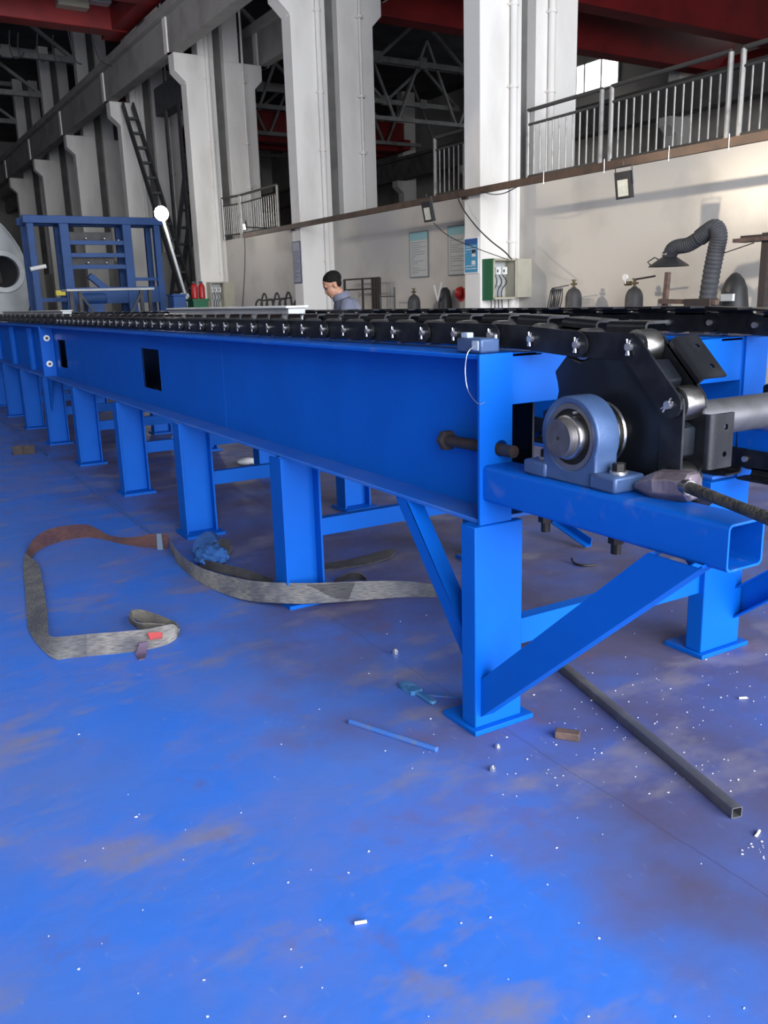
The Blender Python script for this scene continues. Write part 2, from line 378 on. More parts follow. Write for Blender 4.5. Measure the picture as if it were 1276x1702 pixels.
PILL = [('C', 11, 'nearest white concrete twin pillar, with the open cream switch cabinet on it'),
        ('B', 17, 'white concrete twin pillar behind the working man'),
        ('D', 23, 'white twin pillar lit by the work lamps, beside the dark stairs'),
        ('E', 29, 'pillar behind the dark steel stairs, left of the lamp'),
        ('F', 35, 'pillar rising over the middle of the blue frame'),
        ('G', 41, 'pillar rising over the left side of the blue frame'),
        ('Hh', 47, 'leftmost dim pillar, above the round tank')]
for nm, u, lab in PILL:
    t = thing('concrete_pillar', lab, 'pillar', H(9.4, u, 0), 'twin pillars between the halls')
    a, b = u-.2, u+.2
    def yz(pts): return [(v, a, z) for v, z in pts]
    def pr(pts, part, mt=CONC):
        mb = MB(); P = [H(v, a, z) for v, z in pts]; mb.prism(P, EY*.4)
        return mb.build(part, mt, t, bevel=.012)
    pr([(8.5, 0), (9.28, 0), (9.28, 7.57), (8.22, 7.57), (8.22, 7.15), (8.5, 6.9)], 'front_pier')
    pr([(9.56, 0), (10.4, 0), (10.4, 6.9), (10.62, 7.12), (10.62, 7.5), (9.56, 7.5)], 'rear_pier')
    HB().box(8.86, 9.28, a, b, 7.57, 12).build('upper_column', CONC, t)
    HB().box(9.56, 9.98, a, b, 7.5, 12).build('upper_column', CONC, t)
    HB().box(9.282, 9.558, a+.2, b-.03, 0, 11.9).build('dark_gap_strip', CONCD, t)  # strip in the pier gap, its shade put into the dark colour
    if u < 30:
        for v0, n_ in ((9.08, 'drain_pipe'), (9.82 if u == 11 else 10.05, 'drain_pipe')):
            mb = HB(); mb.cyl((v0, a-.06, 0), (v0, a-.06, 11.9), .055 if v0 < 9.5 or u == 11 else .03, 12)
            dp = mb.build(n_, CONC, t)
            for z in (2.2, 4.4, 5.5, 7.0):
                k = HB().cyl((v0, a-.06, z), (v0, a-.06, z+.05), .07, 12); k.box(v0-.09, v0+.09, a-.03, a, z+.01, z+.03)
                k.build('pipe_clamp', CONC, dp)
# crane runway beams on the corbels
for v0, v1, nm, lab in ((7.98, 8.62, 'our', 'long grey concrete crane runway beam resting on the pillar brackets'), (10.42, 11.0, 'next', 'dark crane runway beam on the rear pillars of the next hall')):
    t = thing('crane_runway_beam', lab, 'beam', H((v0+v1)/2, 25, 7.5), 'crane runway beams')
    zb = 7.57 if nm == 'our' else 7.5
    HB().box(v0+.16, v1-.16, -7.5, 63, zb, zb+.8).build('girder_web', GIRD, t)
    HB().box(v0, v1, -7.5, 63, zb+.8, zb+1.0).build('girder_flange', GIRD, t)
    for k in range(-1, 9):
        u = 5+6*k; HB().box(v0+.12, v1-.12, u-.12, u+.12, zb, zb+.8).build('bearing_rib', CONC, t)
    HB().box((v0+v1)/2-.04, (v0+v1)/2+.04, -7.5, 63, zb+1.0, zb+1.12).build('crane_rail', DARKST, t)
# bridge cranes
def crane(lab, v0, v1, us, zb, h):
    t = thing('bridge_crane', lab, 'crane', H((v0+v1)/2, us[0], zb))
    for u in us:
        HB().box(v0, v1, u-.3, u+.3, zb, zb+h).build('bridge_girder', REDC, t, bevel=.02)
        HB().box(v0, v1, u-.36, u+.36, zb+h, zb+h+.05).build('walk_strip', REDC, t)
    for v in (v0+.2, v1-.2):
        HB().box(v-.25, v+.25, us[0]-.8, us[-1]+.8, zb+.02, zb+.5).build('end_carriage', REDC, t, bevel=.02)
    return t
crane('red bridge crane of the next hall, two deep girders above the railing', 11.0, 28.2, (18.6, 21.8), 8.75, 1.5)
tc_ = crane('red bridge crane across the upper left of the hall', -9.2, 8.1, (23.2, 26.2), 8.75, 1.5)
crane('distant red bridge crane seen between the lamp lit pillar and the next', 11.0, 26.3, (40.0, 41.8), 8.75, 1.3)
HB().box(6.2, 7.0, 25.5, 25.88, 9.1, 9.9).build('control_box', CABG, tc_, bevel=.02)
HB().box(7.05, 7.6, 25.5, 25.88, 9.3, 10.3).build('control_box', PGREY, tc_, bevel=.02)
for v in (4.0, 4.12, 4.4):
    HB().box(v, v+.05, 25.86, 25.9, 9.35, 10.2).build('yellow_stripe', BRASS, tc_)
for (xa, ya), (xm, ym), (xb, yb) in (((16, 80), (24, 96), (36, 94)), ((30, 84), (36, 94), (40, 86)), ((62, 86), (68, 102), (74, 102)), ((88, 88), (96, 104), (103, 102)), ((113, 50), (124, 98), (136, 107)), ((152, 54), (165, 98), (186, 110))):
    MB().tube(spline([H(*hat(xa, ya-30, 1, 26.0)), H(*hat(xa, ya, 1, 26.0)), H(*hat(xm, ym, 1, 26.0)), H(*hat(xb, yb, 1, 26.0))], 6), .018, 6).build('festoon_cable', HOODM, tc_)
# far row of the next hall
for k in range(2, 10):
    u = 5+6*k
    t = thing('concrete_pillar', 'dim slim pillar in the far row across the next hall', 'pillar', H(27.3, u, 0), 'far pillars of the next hall')
    HB().box(26.9, 27.7, u-.25, u+.25, 0, 11.9).build('pier', CONC, t)
    P = [H(v, u-.25, z) for v, z in ((26.9, 6.9), (26.9, 7.5), (26.5, 7.5), (26.5, 7.2))]
    MB().prism(P, EY*.5).build('bracket', CONC, t)
t = thing('crane_runway_beam', 'dark crane runway beam far across the next hall', 'beam', H(26.7, 25, 7.5), 'crane runway beams')
HB().box(26.4, 27.0, 0, 63, 7.5, 8.4).build('girder_web', CONCD, t)
HB().box(26.2, 27.2, 0, 63, 8.4, 8.55).build('girder_flange', CONCD, t)
# roof trusses of both halls
for k, (va, vb, u) in enumerate([(10.4, 27, 24.), (10.4, 27, 30.), (10.4, 27, 36.), (10.4, 27, 42.), (10.4, 27, 48.), (-10, 8.9, 35.), (-10, 8.9, 41.), (-10, 8.9, 47.), (-10, 8.9, 53.)]):
    side = 'next hall' if va > 0 else 'main hall'
    t = thing('roof_truss', 'grey steel roof truss of the %s, %s from the viewer' % (side, ('first', 'second', 'third', 'fourth', 'fifth')[k if va > 0 else k-5]), 'truss', H((va+vb)/2, u, 10.1), 'roof trusses')
    HB().box(va, vb, u-.09, u+.09, 10.05, 10.25).build('bottom_chord', TRUSS, t)
    HB().box(va, vb, u-.09, u+.09, 11.7, 11.88).build('top_chord', TRUSS, t)
    n = 8; w = (vb-va)/n
    for i in range(n):
        p, q = ((va+i*w, 10.15), (va+(i+1)*w, 11.8)) if i % 2 == 0 else ((va+i*w, 11.8), (va+(i+1)*w, 10.15))
        MB().bar(H(p[0], u, p[1]), H(q[0], u, q[1]), .12, .12).build('diagonal', TRUSS, t)
        if i: HB().box(va+i*w-.17, va+i*w+.17, u-.1, u+.1, 10.0, 10.4).build('gusset_plate', TRUSS, t)
# lower ties seen through the bays of the next hall
for u, z in ((33., 8.7), (39., 8.9), (45., 9.0)):
    t = thing('hanging_truss', 'grey bracing frame hanging under the next hall roof near %s' % {33.: 'the working man\'s pillar', 39.: 'the distant windows', 45.: 'the far end'}[u], 'bracing', H(19, u, z), 'bracing frames')
    HB().box(10.6, 26.8, u-.07, u+.07, z, z+.16).build('tie_beam', TRUSS, t)
    for i in range(5):
        v = 12+i*3.2
        MB().bar(H(v, u, z+.1), H(v+1.5, u, 11.98), .1, .1).build('brace', TRUSS, t)
        MB().bar(H(v+3., u, z+.1), H(v+1.5, u, 11.98), .1, .1).build('brace', TRUSS, t)
# daylit window panes high in the far walls
wi = 0
def window(v0, v1, u0, u1, z0, z1, n, lab):
    global wi; wi += 1
    fr = HB().box(v0, v1, u0, u1, z0, z1)
    o = fr.build('window_%d' % wi, TRUSS, smooth=0); struct(o, lab, 'window')
    for i in range(n):
        if u1-u0 > v1-v0:
            w = (u1-u0)/n; q = HB().box(v0-.02, v1+.02, u0+i*w+.06, u0+(i+1)*w-.06, z0+.08, z1-.08)
        else:
            w = (v1-v0)/n; q = HB().box(v0+i*w+.06, v0+(i+1)*w-.06, u0-.02, u1+.02, z0+.08, z1-.08)
        off = o.location
        oo = q.build('pane', SKYWIN, None, smooth=0); oo.location -= off; oo.parent = o
window(29.55, 29.7, 28.2, 31.2, 9.9, 11.2, 3, 'bright window high over the far railing')
window(29.55, 29.7, 20.2, 22.6, 10.4, 11.6, 2, 'bright window at the top right corner')
window(17.5, 19.5, 63.5, 63.69, 10.6, 11.3, 2, 'small bright window between the lit pillars')

# ================================================================== CONVEYOR FRAME
FR = thing('chain_conveyor', 'long blue painted steel conveyor frame on many legs', 'conveyor', (1.725, 2.1, 0))
DX = 1.103                                         # spacing of the two side beams
WEBX = 1.725
YS = 9.70                                          # bolted splice between two frame sections
YEND = 21.0
def beam(x, sgn, near):
    # sgn = -1: outer side faces -X ; web with two inspection windows
    def web(y0, y1, holes):
        mb = MB(); mb.plate([(y0, .722), (y1, .722), (y1, 1.226), (y0, 1.226)], holes, lambda a, b, c: (x-.004+c, a, b), .008)
        return mb.build('side_web', BLUE, FR, smooth=0)
    h = [[(5.90, .84), (6.335, .84), (6.335, 1.12), (5.90, 1.12)], [(9.06, .83), (9.43, .83), (9.43, 1.105), (9.06, 1.105)]] if near else []
    wb = web(2.13, YS-.02, h)
    if near:
        for hh in h:                              # rim of flame-cut edge, a hair proud
            (a0, b0), (a1, b1) = hh[0], hh[2]
            mb = MB(); mb.plate([(a0-.006, b0-.006), (a1+.006, b0-.006), (a1+.006, b1+.006), (a0-.006, b1+.006)], [[(a0, b0), (a1, b0), (a1, b1), (a0, b1)]], lambda a, b, c: (x-.0055+c, a, b), .011)
            mb.build('window_rim', BLUE2, wb, smooth=0)
        MB().box(x-.0055, x-.004, 4.678, 4.684, .722, 1.226).build('weld_seam', BLUE2, wb, smooth=0)
    w2 = web(YS+.02, YEND, [])
    for y0, y1 in ((2.13, YS-.02), (YS+.02, YEND)):
        MB().box(x-.125, x+.125, y0, y1, .708, .722).build('bottom_flange', BLUED, FR, bevel=.003)
        MB().box(x-.125, x+.125, y0, y1, 1.226, 1.24).build('top_flange', BLUE2, FR, bevel=.003)
    o0, o1 = (x-.132, x-.004) if sgn < 0 else (x+.004, x+.132)
    # end stiffener with the tension-bolt hole
    cx = x-.048 if sgn < 0 else x+.048
    mb = MB(); mb.plate([(o0, .706), (o1, .706), (o1, 1.2425), (o0, 1.2425)], [circ((cx, .947), .026, 16)], lambda a, b, c: (a, 2.118+c, b), .012)
    mb.build('end_plate', BLUE, FR, bevel=.0015)
    # splice plates with big washers
    for y in (YS-.02, YS+.008):
        mb = MB(); mb.box(o0, o1, y, y+.012, .712, 1.236); mb.build('splice_plate', BLUE, FR, bevel=.002)
    for z in (.85, 1.115):
        c = (o0+o1)/2
        b = MB().cyl((c, YS-.045, z), (c, YS+.045, z), .014, 6).build('splice_bolt', BOLT, FR)
        MB().cyl((c, YS-.028, z), (c, YS-.02, z), .032, 16).build('washer', ZINC, b)
    for yr in (10.9, 12.3, 13.7, 15.1):
        q = x-.03 if sgn < 0 else x+.03
        MB().cyl((q, yr, .724), (q, yr, 1.20), .045, 12).build('rib_post', BLUE, FR)
    # small gussets under the splice
    for y in (YS-.25, YS+.25):
        s2 = 1 if y > YS else -1
        MB().prism([(x-.11 if sgn < 0 else x+.10, YS-.03*(-s2), .708), (x-.11 if sgn < 0 else x+.10, y, .708), (x-.11 if sgn < 0 else x+.10, YS-.03*(-s2), .35)], (.01, 0, 0)).build('gusset', BLUE, FR)
beam(WEBX, -1, True); beam(WEBX+DX, 1, False)
# cross plate between the beams behind the sprockets
MB().box(1.729, WEBX+DX-.004, 2.13, 2.14, 1.079, 1.2385).build('cross_plate', BLUE, FR, bevel=.002)
MB().box(1.86, WEBX+DX-.13, 2.14, 2.24, 1.079, 1.087).build('cross_plate_lip', BLUE, FR)
MB().box(2.0, 2.008, 2.35, YEND, .74, 1.17).build('dark_backing', BLACK2, FR)  # black plate added so the inside of the frame looks shaded
MB().box(1.731, 2.0, 2.95, 2.958, .82, 1.17).build('dark_backing', BLACK2, FR)  # second added black plate, darkening the opening behind the end plate
# square tubes that carry the bearings
def sqtube(x0, x1, z0, z1, y0, y1, r=.014, t=.006):
    mb = MB(); mb.plate(rrect(x0, x1, z0, z1, r, 5), [rrect(x0+t, x1-t, z0+t, z1-t, r-t*.6, 5)], lambda a, b, c: (a, y0+c, b), y1-y0); return mb
sqtube(1.605, 1.731, .786, .90, 1.212, 2.118).build('bearing_tube', BLUE2, FR)
sqtube(1.605+1.22-.006, 1.731+1.22-.006, .786, .90, 1.212, 2.118).build('bearing_tube', BLUE2, FR)
for k, x in enumerate((1.563, 2.666)):
    w = .193 if k == 0 else .224
    c = MB().box(x, x+w, 2.104, 2.18, .018, .708 if k == 0 else .708).build('end_column', BLUE, FR, bevel=.004)
    MB().box(x-.015, x+w+.038, 2.083, 2.273, 0, .018).build('base_plate', BLUE, c, bevel=.002)
    # wide brace from column foot to the bearing tube
    xb = 1.585 if k == 0 else 2.905
    br = MB(); sg = 1 if k == 0 else -1
    P = [(xb, 2.118, .041), (xb, 2.118, .176), (xb, 1.428, .786), (xb, 1.268, .786)]
    if k == 1: P = [(xb, 2.16, .08), (xb, 2.16, .215), (xb, 1.428, .786), (xb, 1.268, .786)]
    br.prism(P, (.008*sg, 0, 0))
    lo0, lo1 = Vector(P[0]), Vector(P[3]); hi0, hi1 = Vector(P[1]), Vector(P[2])
    nrm = Vector((0, (lo1-lo0).z, -(lo1-lo0).y)).normalized()*-.008
    e0, e1 = Vector((.008*sg, 0, 0)), Vector((.055*sg, 0, 0)); br.prism([lo0+e0, lo1+e0, lo1+e1, lo0+e1], (0, 0, .0085))
    br.prism([hi0+e0, hi1+e0, hi1+e1, hi0+e1], (0, 0, -.0085))
    br.build('diagonal_brace', BLUE, FR, smooth=0)
    # slim angle-iron knee brace towards the side beam
    xa = x+.035 if k == 0 else x+.13
    a0, a1 = Vector((xa, 2.578, .684)), Vector((xa, 2.19, .235))
    d = (a1-a0).normalized(); n = Vector((0, -d.z, d.y)); n = n if n.z > 0 else -n
    cut = lambda p_: p_+d*((.7075-p_.z)/d.z)
    kb = MB(); kb.prism([cut(a0-n*.03), cut(a0+n*.03), a1+n*.03, a1-n*.03], (.006, 0, 0))
    c0 = cut(a0+n*.03)-Vector((0, 0, .008)); kb.prism([c0, a1+n*.03, a1+n*.03+Vector((.06, 0, 0)), c0+Vector((.06, 0, 0))], n*.006)
    kb.build('knee_brace', BLUE, FR, smooth=0)
def channel_tie(y, z0, z1, name='cross_tie', x0=1.756, x1=2.70):
    mb = MB(); mb.box(x0, x1, y, y+.007, z0, z1); mb.box(x0, x1, y+.007, y+.05, z0, z0+.008); mb.box(x0, x1, y+.007, y+.05, z1-.008, z1)
    return mb.build(name, BLUE, FR, smooth=0)
channel_tie(2.13, .262, .352)
MB().prism([(2.50, 2.11, .352), (2.68, 2.11, .352), (2.68, 2.11, .43)], (0, .008, 0)).build('tie_gusset', BLUE, FR)
# H-section legs of both sides
hsec = None
LEGY = [3.536, 5.039, 6.539, 8.098, 9.598, 11.1, 12.6, 14.1, 15.6, 17.1]
lm = MB(); lm.box(0, .010, .07, .20, .018, .708); lm.box(.19, .20, .07, .20, .018, .708); lm.box(.010, .19, .131, .139, .018, .708)
legm = lm.mesh('leg', BLUE, smooth=0)
bm_ = MB().box(-.023, .223, 0, .24, 0, .018).mesh('base_plate', BLUE, smooth=0)
for i, y in enumerate(LEGY):
    for k, x in enumerate((1.57, 1.57+DX+.02)):
        l = inst(legm, 'leg', FR, Vector((x, y, 0))-FR.location)
        inst(bm_, 'base_plate', l, (0, 0, 0))
    channel_tie(y+.12, .30, .385, 'cross_tie', 1.765, 2.70)
    MB().box(1.765, 2.70, y+.10, y+.17, .62, .63).build('upper_tie', BLUE, FR)
# inner lengthwise ties on the far side
MB().box(2.74, 2.75, 3.6, 17, .33, .37).build('long_tie', BLUE, FR)
# return-chain guide rails and the far guard strip
for x in (1.80, 1.80+DX-.05):
    MB().box(x-.03, x+.04, 2.3, YEND, .712, .724).build('return_rail', BLUE, FR)
MB().box(1.86+DX-.16, 1.86+DX+.02, .9, YEND, 1.334, 1.342).build('guard_strip', BLACK, FR)
for i in range(12):
    y = 2.3+i*1.55
    MB().box(2.955, 2.962, y, y+.03, 1.24, 1.335).build('guard_post', BLACK, FR)
# white-blue drips are left to the material; bolt nuts under the tube belong to the bearing below

# ================================================================== CHAINS
PITCHC = .2; SC = (1.765, 1.03); RP = PITCHC/2/math.sin(math.pi/8)
def link_mesh(outer, mirror):
    mb = MB(); o = 0 if outer else .0095
    sx = -1 if mirror else 1
    def cap(x0, x1, flange):
        n = 7; P = []
        hh = .036
        for i in range(n): t = R(90+180*i/(n-1)); P.append((-.0+.036*math.cos(t), hh*math.sin(t)))
        for i in range(n): t = R(-90+180*i/(n-1)); P.append((PITCHC+.036*math.cos(t), hh*math.sin(t)))
        mb.prism([(sx*x0, a, b) for a, b in P], (sx*(x1-x0), 0, 0))
    cap(o, o+.008, False); cap(.1-o-.008, .1-o, True)
    # bent attachment: rounded bend, then a flat lip with two holes
    xb = .1-o-.008
    y0, y1 = .028, PITCHC-.028
    prof = [(xb, .03), (xb, .047)]
    for i in range(5):
        t = R(180-90*i/4); prof.append((xb+.016+.016*math.cos(t), .047+.016*math.sin(t)))
    prof.append((xb+.03, .063))
    inn = [(xb+.03, .055), (xb+.016, .055), (xb+.011, .0535), (xb+.008, .047), (xb+.008, .03)]
    mb.prism([(sx*a, y0, b) for a, b in prof+inn], (0, y1-y0, 0))
    xl = xb+.03
    mb.plate([(xl, y0), (xl+.062, y0), (xl+.062, y1), (xl, y1)], [circ((xl+.032, y0+.036), .008, 8), circ((xl+.032, y1-.036), .008, 8)], lambda a, b, c: (sx*a, b, .055+c), .008)
    return mb.mesh('chain_link', BLACK, smooth=30)
def pin_mesh(mirror):
    s_ = -1 if mirror else 1
    mb = MB(); mb.cyl((-.012*s_, 0, 0), (.112*s_, 0, 0), .011, 10); mb.cyl((-.010*s_, -.004, -.022), (-.008*s_, .006, .02), .0028, 6); mb.cyl((-.009*s_, .006, -.022), (-.009*s_, -.006, .018), .0028, 6)
    return mb.mesh('pin', ZINC)
def roller_mesh(mirror):
    s_ = -1 if mirror else 1
    mb = MB(); mb.lathe([(.034, .0185), (.044, .0195), (.045, .024), (.045, .076), (.044, .0805), (.034, .0815)], (0, 0, 0), 20, 'x')
    if mirror: mb.v = [Vector((-p.x, p.y, p.z)) for p in mb.v]
    return mb.mesh('roller', STEEL)
def chain(lab, x, mirror):
    t = thing('conveyor_chain', lab, 'chain', (x, SC[0], 1.24), 'conveyor chains')
    pins = []
    nret = 95
    angs = [292.5, 247.5, 202.5, 157.5, 112.5, 67.5]
    sp = [(SC[0]+RP*math.cos(R(a)), SC[1]+RP*math.sin(R(a))) for a in angs]
    y0, z0 = sp[0]
    for k in range(nret, 0, -1): pins.append((y0+PITCHC*k, z0-.0 if k > 2 else z0))
    pins += sp
    y1, z1 = sp[-1]
    y, z = y1, z1
    for k in range(nret):
        dz = (.012, .007)[k] if k < 2 else 0
        y += math.sqrt(PITCHC**2-dz**2); z += dz; pins.append((y, z))
    M = (link_mesh(True, mirror), link_mesh(False, mirror)); pm = pin_mesh(mirror); rm = roller_mesh(mirror)
    for i in range(len(pins)-1):
        (ya, za), (yb, zb) = pins[i], pins[i+1]
        an = math.atan2(zb-za, yb-ya)
        l = inst(M[i % 2], 'chain_link', t, Vector((x, ya, za))-t.location, (an, 0, 0))
        if i >= nret-4 and ya < 9.5:
            inst(pm, 'pin', l, (0, 0, 0)); inst(rm, 'roller', l, (0, 0, 0))
    return t
chain('black roller chain on the near beam, wrapped around the front sprocket', 1.75, False)
chain('black roller chain on the far beam, behind the first chain', 1.75+DX+.05, True)

# drive shaft with its two sprockets
DS = thing('drive_shaft', 'grey drive shaft with black eight-sided sprockets', 'shaft', (1.8, SC[0], .77))
def sprocket(x0, x1):
    P = []
    for k in range(8):
        c = 45*k
        for da, r in ((-13, .232), (-8, .262), (8, .262), (13, .232)): P.append((SC[0]+r*math.cos(R(c+da)), SC[1]+r*math.sin(R(c+da))))
        for da in (17, 22.5, 28): P.append((SC[0]+(.2135 if da == 22.5 else .2175)*math.cos(R(c+da)), SC[1]+(.2135 if da == 22.5 else .2175)*math.sin(R(c+da))))
    mb = MB(); mb.plate(P, [circ(SC, .05, 20)], lambda a, b, c: (x0+c, a, b), x1-x0)
    return mb.build('sprocket', BLACK2, DS, bevel=.004, smooth=0)
s1 = sprocket(1.7635, 1.832); s2 = sprocket(1.7635+DX-.05+.0, 1.832+DX-.05)
for s_, x in ((s1, 1.735), (s2, 1.86+DX-.05)):
    mb = MB(); mb.lathe([(.062, 0), (.070, .003), (.070, .02), (.084, .022), (.088, .027), (.088, .034)], (x, SC[0], SC[1]), 32, 'x'); mb.build('hub', STEEL, s_)
mb = MB(); mb.lathe([(.052, 1.875), (.056, 1.88), (.056, 2.82), (.052, 2.825)], (0, SC[0], SC[1]), 32, 'x'); mb.build('shaft_tube', GREYTUBE, DS)
mb = MB(); mb.lathe([(.006, 1.5945), (.006, 1.592), (.049, 1.592), (.054, 1.597), (.054, 1.625), (.0545, 1.626), (.0545, 3.0), (.04, 3.01)], (0, SC[0], SC[1]), 36, 'x'); mb.build('shaft_core', SHAFT, DS)
MB().cyl((1.5915, SC[0], SC[1]), (1.5925, SC[0], SC[1]), .005, 12).build('centre_hole', DARK, DS)

# pillow block bearing
def pillow(xc, lab):
    t = thing('pillow_block', lab, 'bearing', (xc, SC[0], .90), 'pillow block bearings')
    x0, x1 = xc-.036, xc+.045
    cy, cz = SC; r0 = .113
    prof = []
    for i in range(25): a = R(-22+224*i/24); prof.append((cy+r0*math.cos(a), cz+r0*math.sin(a)))
    prof += [(cy-.105, .925), (cy-.12, .901), (cy+.12, .901), (cy+.105, .925)]
    mb = MB(); mb.plate(prof, [circ(SC, .093, 32)], lambda a, b, c: (x0+c, a, b), x1-x0)
    hs = mb.build('housing', CAST, t, bevel=.005)
    for s_ in (-1, 1):
        ya, yb = sorted((cy+s_*.088, cy+s_*.185))
        ft = MB().box(xc-.043, xc+.068, ya, yb, .9005, .945).build('mounting_foot', CAST, t, bevel=.008)
        yc = cy+s_*.143
        xc_ = xc; xc = xc+.012
        bt = MB(); bt.cyl((xc, yc, .952), (xc, yc, .972), .0185, 6); bt.cyl((xc, yc, .74), (xc, yc, .955), .010, 12)
        bo = bt.build('mounting_bolt', BOLT, t)
        MB().cyl((xc, yc, .945), (xc, yc, .9515), .024, 20).build('washer', ZINC, bo)
        MB().cyl((xc, yc, .752), (xc, yc, .785), .0225, 6).cyl((xc, yc, .722), (xc, yc, .752), .014, 12).build('nut', BOLT, bo); xc = xc_
    mb = MB(); mb.plate(circ(SC, .093, 36), [circ(SC, .078, 36)], lambda a, b, c: (x0+.004+c, a, b), .06); mb.build('outer_race', GREYTUBE, t)
    mb = MB(); mb.plate(circ(SC, .078, 36), [circ(SC, .063, 36)], lambda a, b, c: (x0+.009+c, a, b), .05); mb.build('seal', BOLT, t)
    mb = MB(); mb.lathe([(.056, -.016), (.0605, -.014), (.0635, -.006), (.0635, .05)], (x0, cy, cz), 36, 'x'); mb.build('inner_ring', STEEL, t)
    MB().cyl((x0-.004, cy-.02, cz+.069), (x0+.02, cy-.02, cz+.069), .004, 8).build('grease_point', ZINC, t)
    return t
pillow(1.668, 'grey-blue cast pillow block bearing on the near square tube')
pillow(2.885, 'grey-blue pillow block bearing on the far square tube')

# tension bolt through the end plate
TB = thing('tension_bolt', 'long rusty hexagon bolt through the beam end plate', 'bolt', (1.677, 2.2, .93))
MB().cyl((1.677, 2.055, .944), (1.674, 2.40, .937), .0195, 16).build('shank', RUST, TB)
MB().cyl((1.674, 2.40, .937), (1.6735, 2.425, .9365), .037, 6).build('hex_head', RUST, TB, bevel=.002)
# blue plastic lock block with a wire on the beam
LB = thing('plastic_block', 'small blue plastic block with a loose wire on the beam corner', 'block', (1.67, 2.24, 1.24))
def bl(x0, x1, y0, y1, z0, z1): return MB().box(x0, x1, y0, y1, z0, z1)
bl(1.625, 1.70, 2.155, 2.285, 1.241, 1.287).build('body', CAST, LB, bevel=.008)
bl(1.622, 1.632, 2.165, 2.20, 1.25, 1.28).build('front_lug', CLEAR, LB, bevel=.003)
bl(1.64, 1.665, 2.245, 2.28, 1.286, 1.303).build('clear_cap', CLEAR, LB, bevel=.003)
MB().cyl((1.69, 2.165, 1.286), (1.69, 2.165, 1.296), .006, 8).build('stud', ZINC, LB)
wp = spline([(1.622, 2.18, 1.265), (1.594, 2.18, 1.245), (1.588, 2.185, 1.19), (1.588, 2.17, 1.13), (1.588, 2.12, 1.095), (1.605, 2.108, 1.10)], 8)
MB().tube(wp, .0012, 6).build('wire', ZINC, LB)
# hammer on the tube
HM = thing('sledge_hammer', 'sledge hammer lying on the bearing tube, dark round handle', 'hammer', (1.66, 1.42, .90))
t0, t1 = Vector((1.688, 1.568, .928)), Vector((1.722, 1.405, .940))
ax = (t1-t0).normalized(); sd = ax.cross(Vector((0, 0, 1))).normalized(); up_ = sd.cross(ax)
P = []; F = []
prof = [(0, .010, .008, -.010), (.22, .030, .026, -.004), (.42, .040, .036, 0), (.60, .036, .037, 0), (.72, .040, .037, 0), (.94, .040, .036, 0), (1.0, .034, .030, 0)]
for s_, w, h, dz in prof:
    for a, b in ((-1, -.5), (-.5, -1), (.5, -1), (1, -.5), (1, .5), (.5, 1), (-.5, 1), (-1, .5)): P.append(t0+(t1-t0)*s_+sd*a*w+up_*(b*h+dz))
for i in range(len(prof)-1):
    for j in range(8): F.append((i*8+j, i*8+(j+1) % 8, (i+1)*8+(j+1) % 8, (i+1)*8+j))
F += [tuple(range(8)), tuple(range(len(P)-8, len(P)))]
hm = MB(); hm.add(P, F); hm.build('head', HAMM, HM, bevel=.003, smooth=20)
h0, h1 = Vector((1.700, 1.440, .945)), Vector((1.575, .98, .928))
MB().tube([h0+(h1-h0)*i/8 for i in range(9)], lambda i: .0145+.0008*math.sin(i*1.3), 12).build('handle', HAND, HM)
MB().cyl(h0+(h1-h0)*.055, h0+(h1-h0)*.10, .019, 12).build('weld_collar', STEEL, HM)

# light grey steel boxes lying on the far beam
for y0, y1, lab in ((5.56, 8.3, 'light grey steel box section on the far beam, before the lit pillar'), (13.4, 19.5, 'light grey steel box section far along, under the blue frame')):
    t = thing('steel_box_section', lab, 'steel section', (2.62, (y0+y1)/2, 1.24), 'grey steel box sections')
    MB().box(2.56, 2.69, y0+.03, y1, 1.241, 1.372).build('body', PGREY, t, bevel=.004)
    MB().box(2.53, 2.70, y0, y1, 1.372, 1.386).build('cover_plate', WHITE, t, bevel=.002)

# ================================================================== WALL SIDE
CH = thing('steel_channel', 'long brown steel channel along the top of the low wall', 'channel', H(8.43, 15, 2.89))
HB().box(8.40, 8.41, -7, 19.6, 2.89, 2.985).box(8.41, 8.455, -7, 19.6, 2.89, 2.897).box(8.41, 8.455, -7, 19.6, 2.978, 2.985).build('channel_section', CHAN, CH, smooth=0)
for u in (5.2, 11.15, 17.1):
    HB().box(8.455, 8.499, u-.06, u+.06, 2.86, 2.985).build('fixing_clip', CHAN, CH)
for u in (5.5, 6.4, 7.2, 8.2, 9.3):
    HB().cyl((8.395, u, 2.86), (8.395, u, 3.02), .004, 6).build('tie_wire', ZINC, CH)
def railing(u0, u1, lab, n, z0=3.06, v=9.40, skew=0):
    t = thing('safety_railing', lab, 'railing', H(v, (u0+u1)/2, z0), 'walkway railings')
    P = lambda u, z: H(v+skew*(u-u0), u, z)
    MB().tube([P(u0, z0+1.06), P(u1, z0+1.06)], .028, 10).build('handrail', RAILD, t)
    MB().tube([P(u0, z0+.86), P(u1, z0+.86)], .02, 10).build('sub_rail', RAILD, t)
    MB().tube([P(u0, z0+.12), P(u1, z0+.12)], .02, 10).build('bottom_rail', RAILD, t)
    for u in (u0, u1): MB().tube([P(u, z0), P(u, z0+1.05)], .034, 10).build('post', RAIL, t)
    for i in range(n):
        u = u0+(u1-u0)*(i+1)/(n+1); MB().tube([P(u, z0+.12), P(u, z0+.86)], .012, 8).build('baluster', RAIL, t)
railing(4.6, 7.04, 'steel railing section at the right edge of the photo', 17)
railing(7.21, 9.08, 'middle steel railing section above the grey floodlight', 13)
railing(9.26, 10.78, 'steel railing section beside the nearest pillar', 10)
railing(11.3, 13.22, 'short steel railing between the two bright pillars', 13)
railing(19.7, 21.9, 'steel railing above the lit wall lamp', 16)
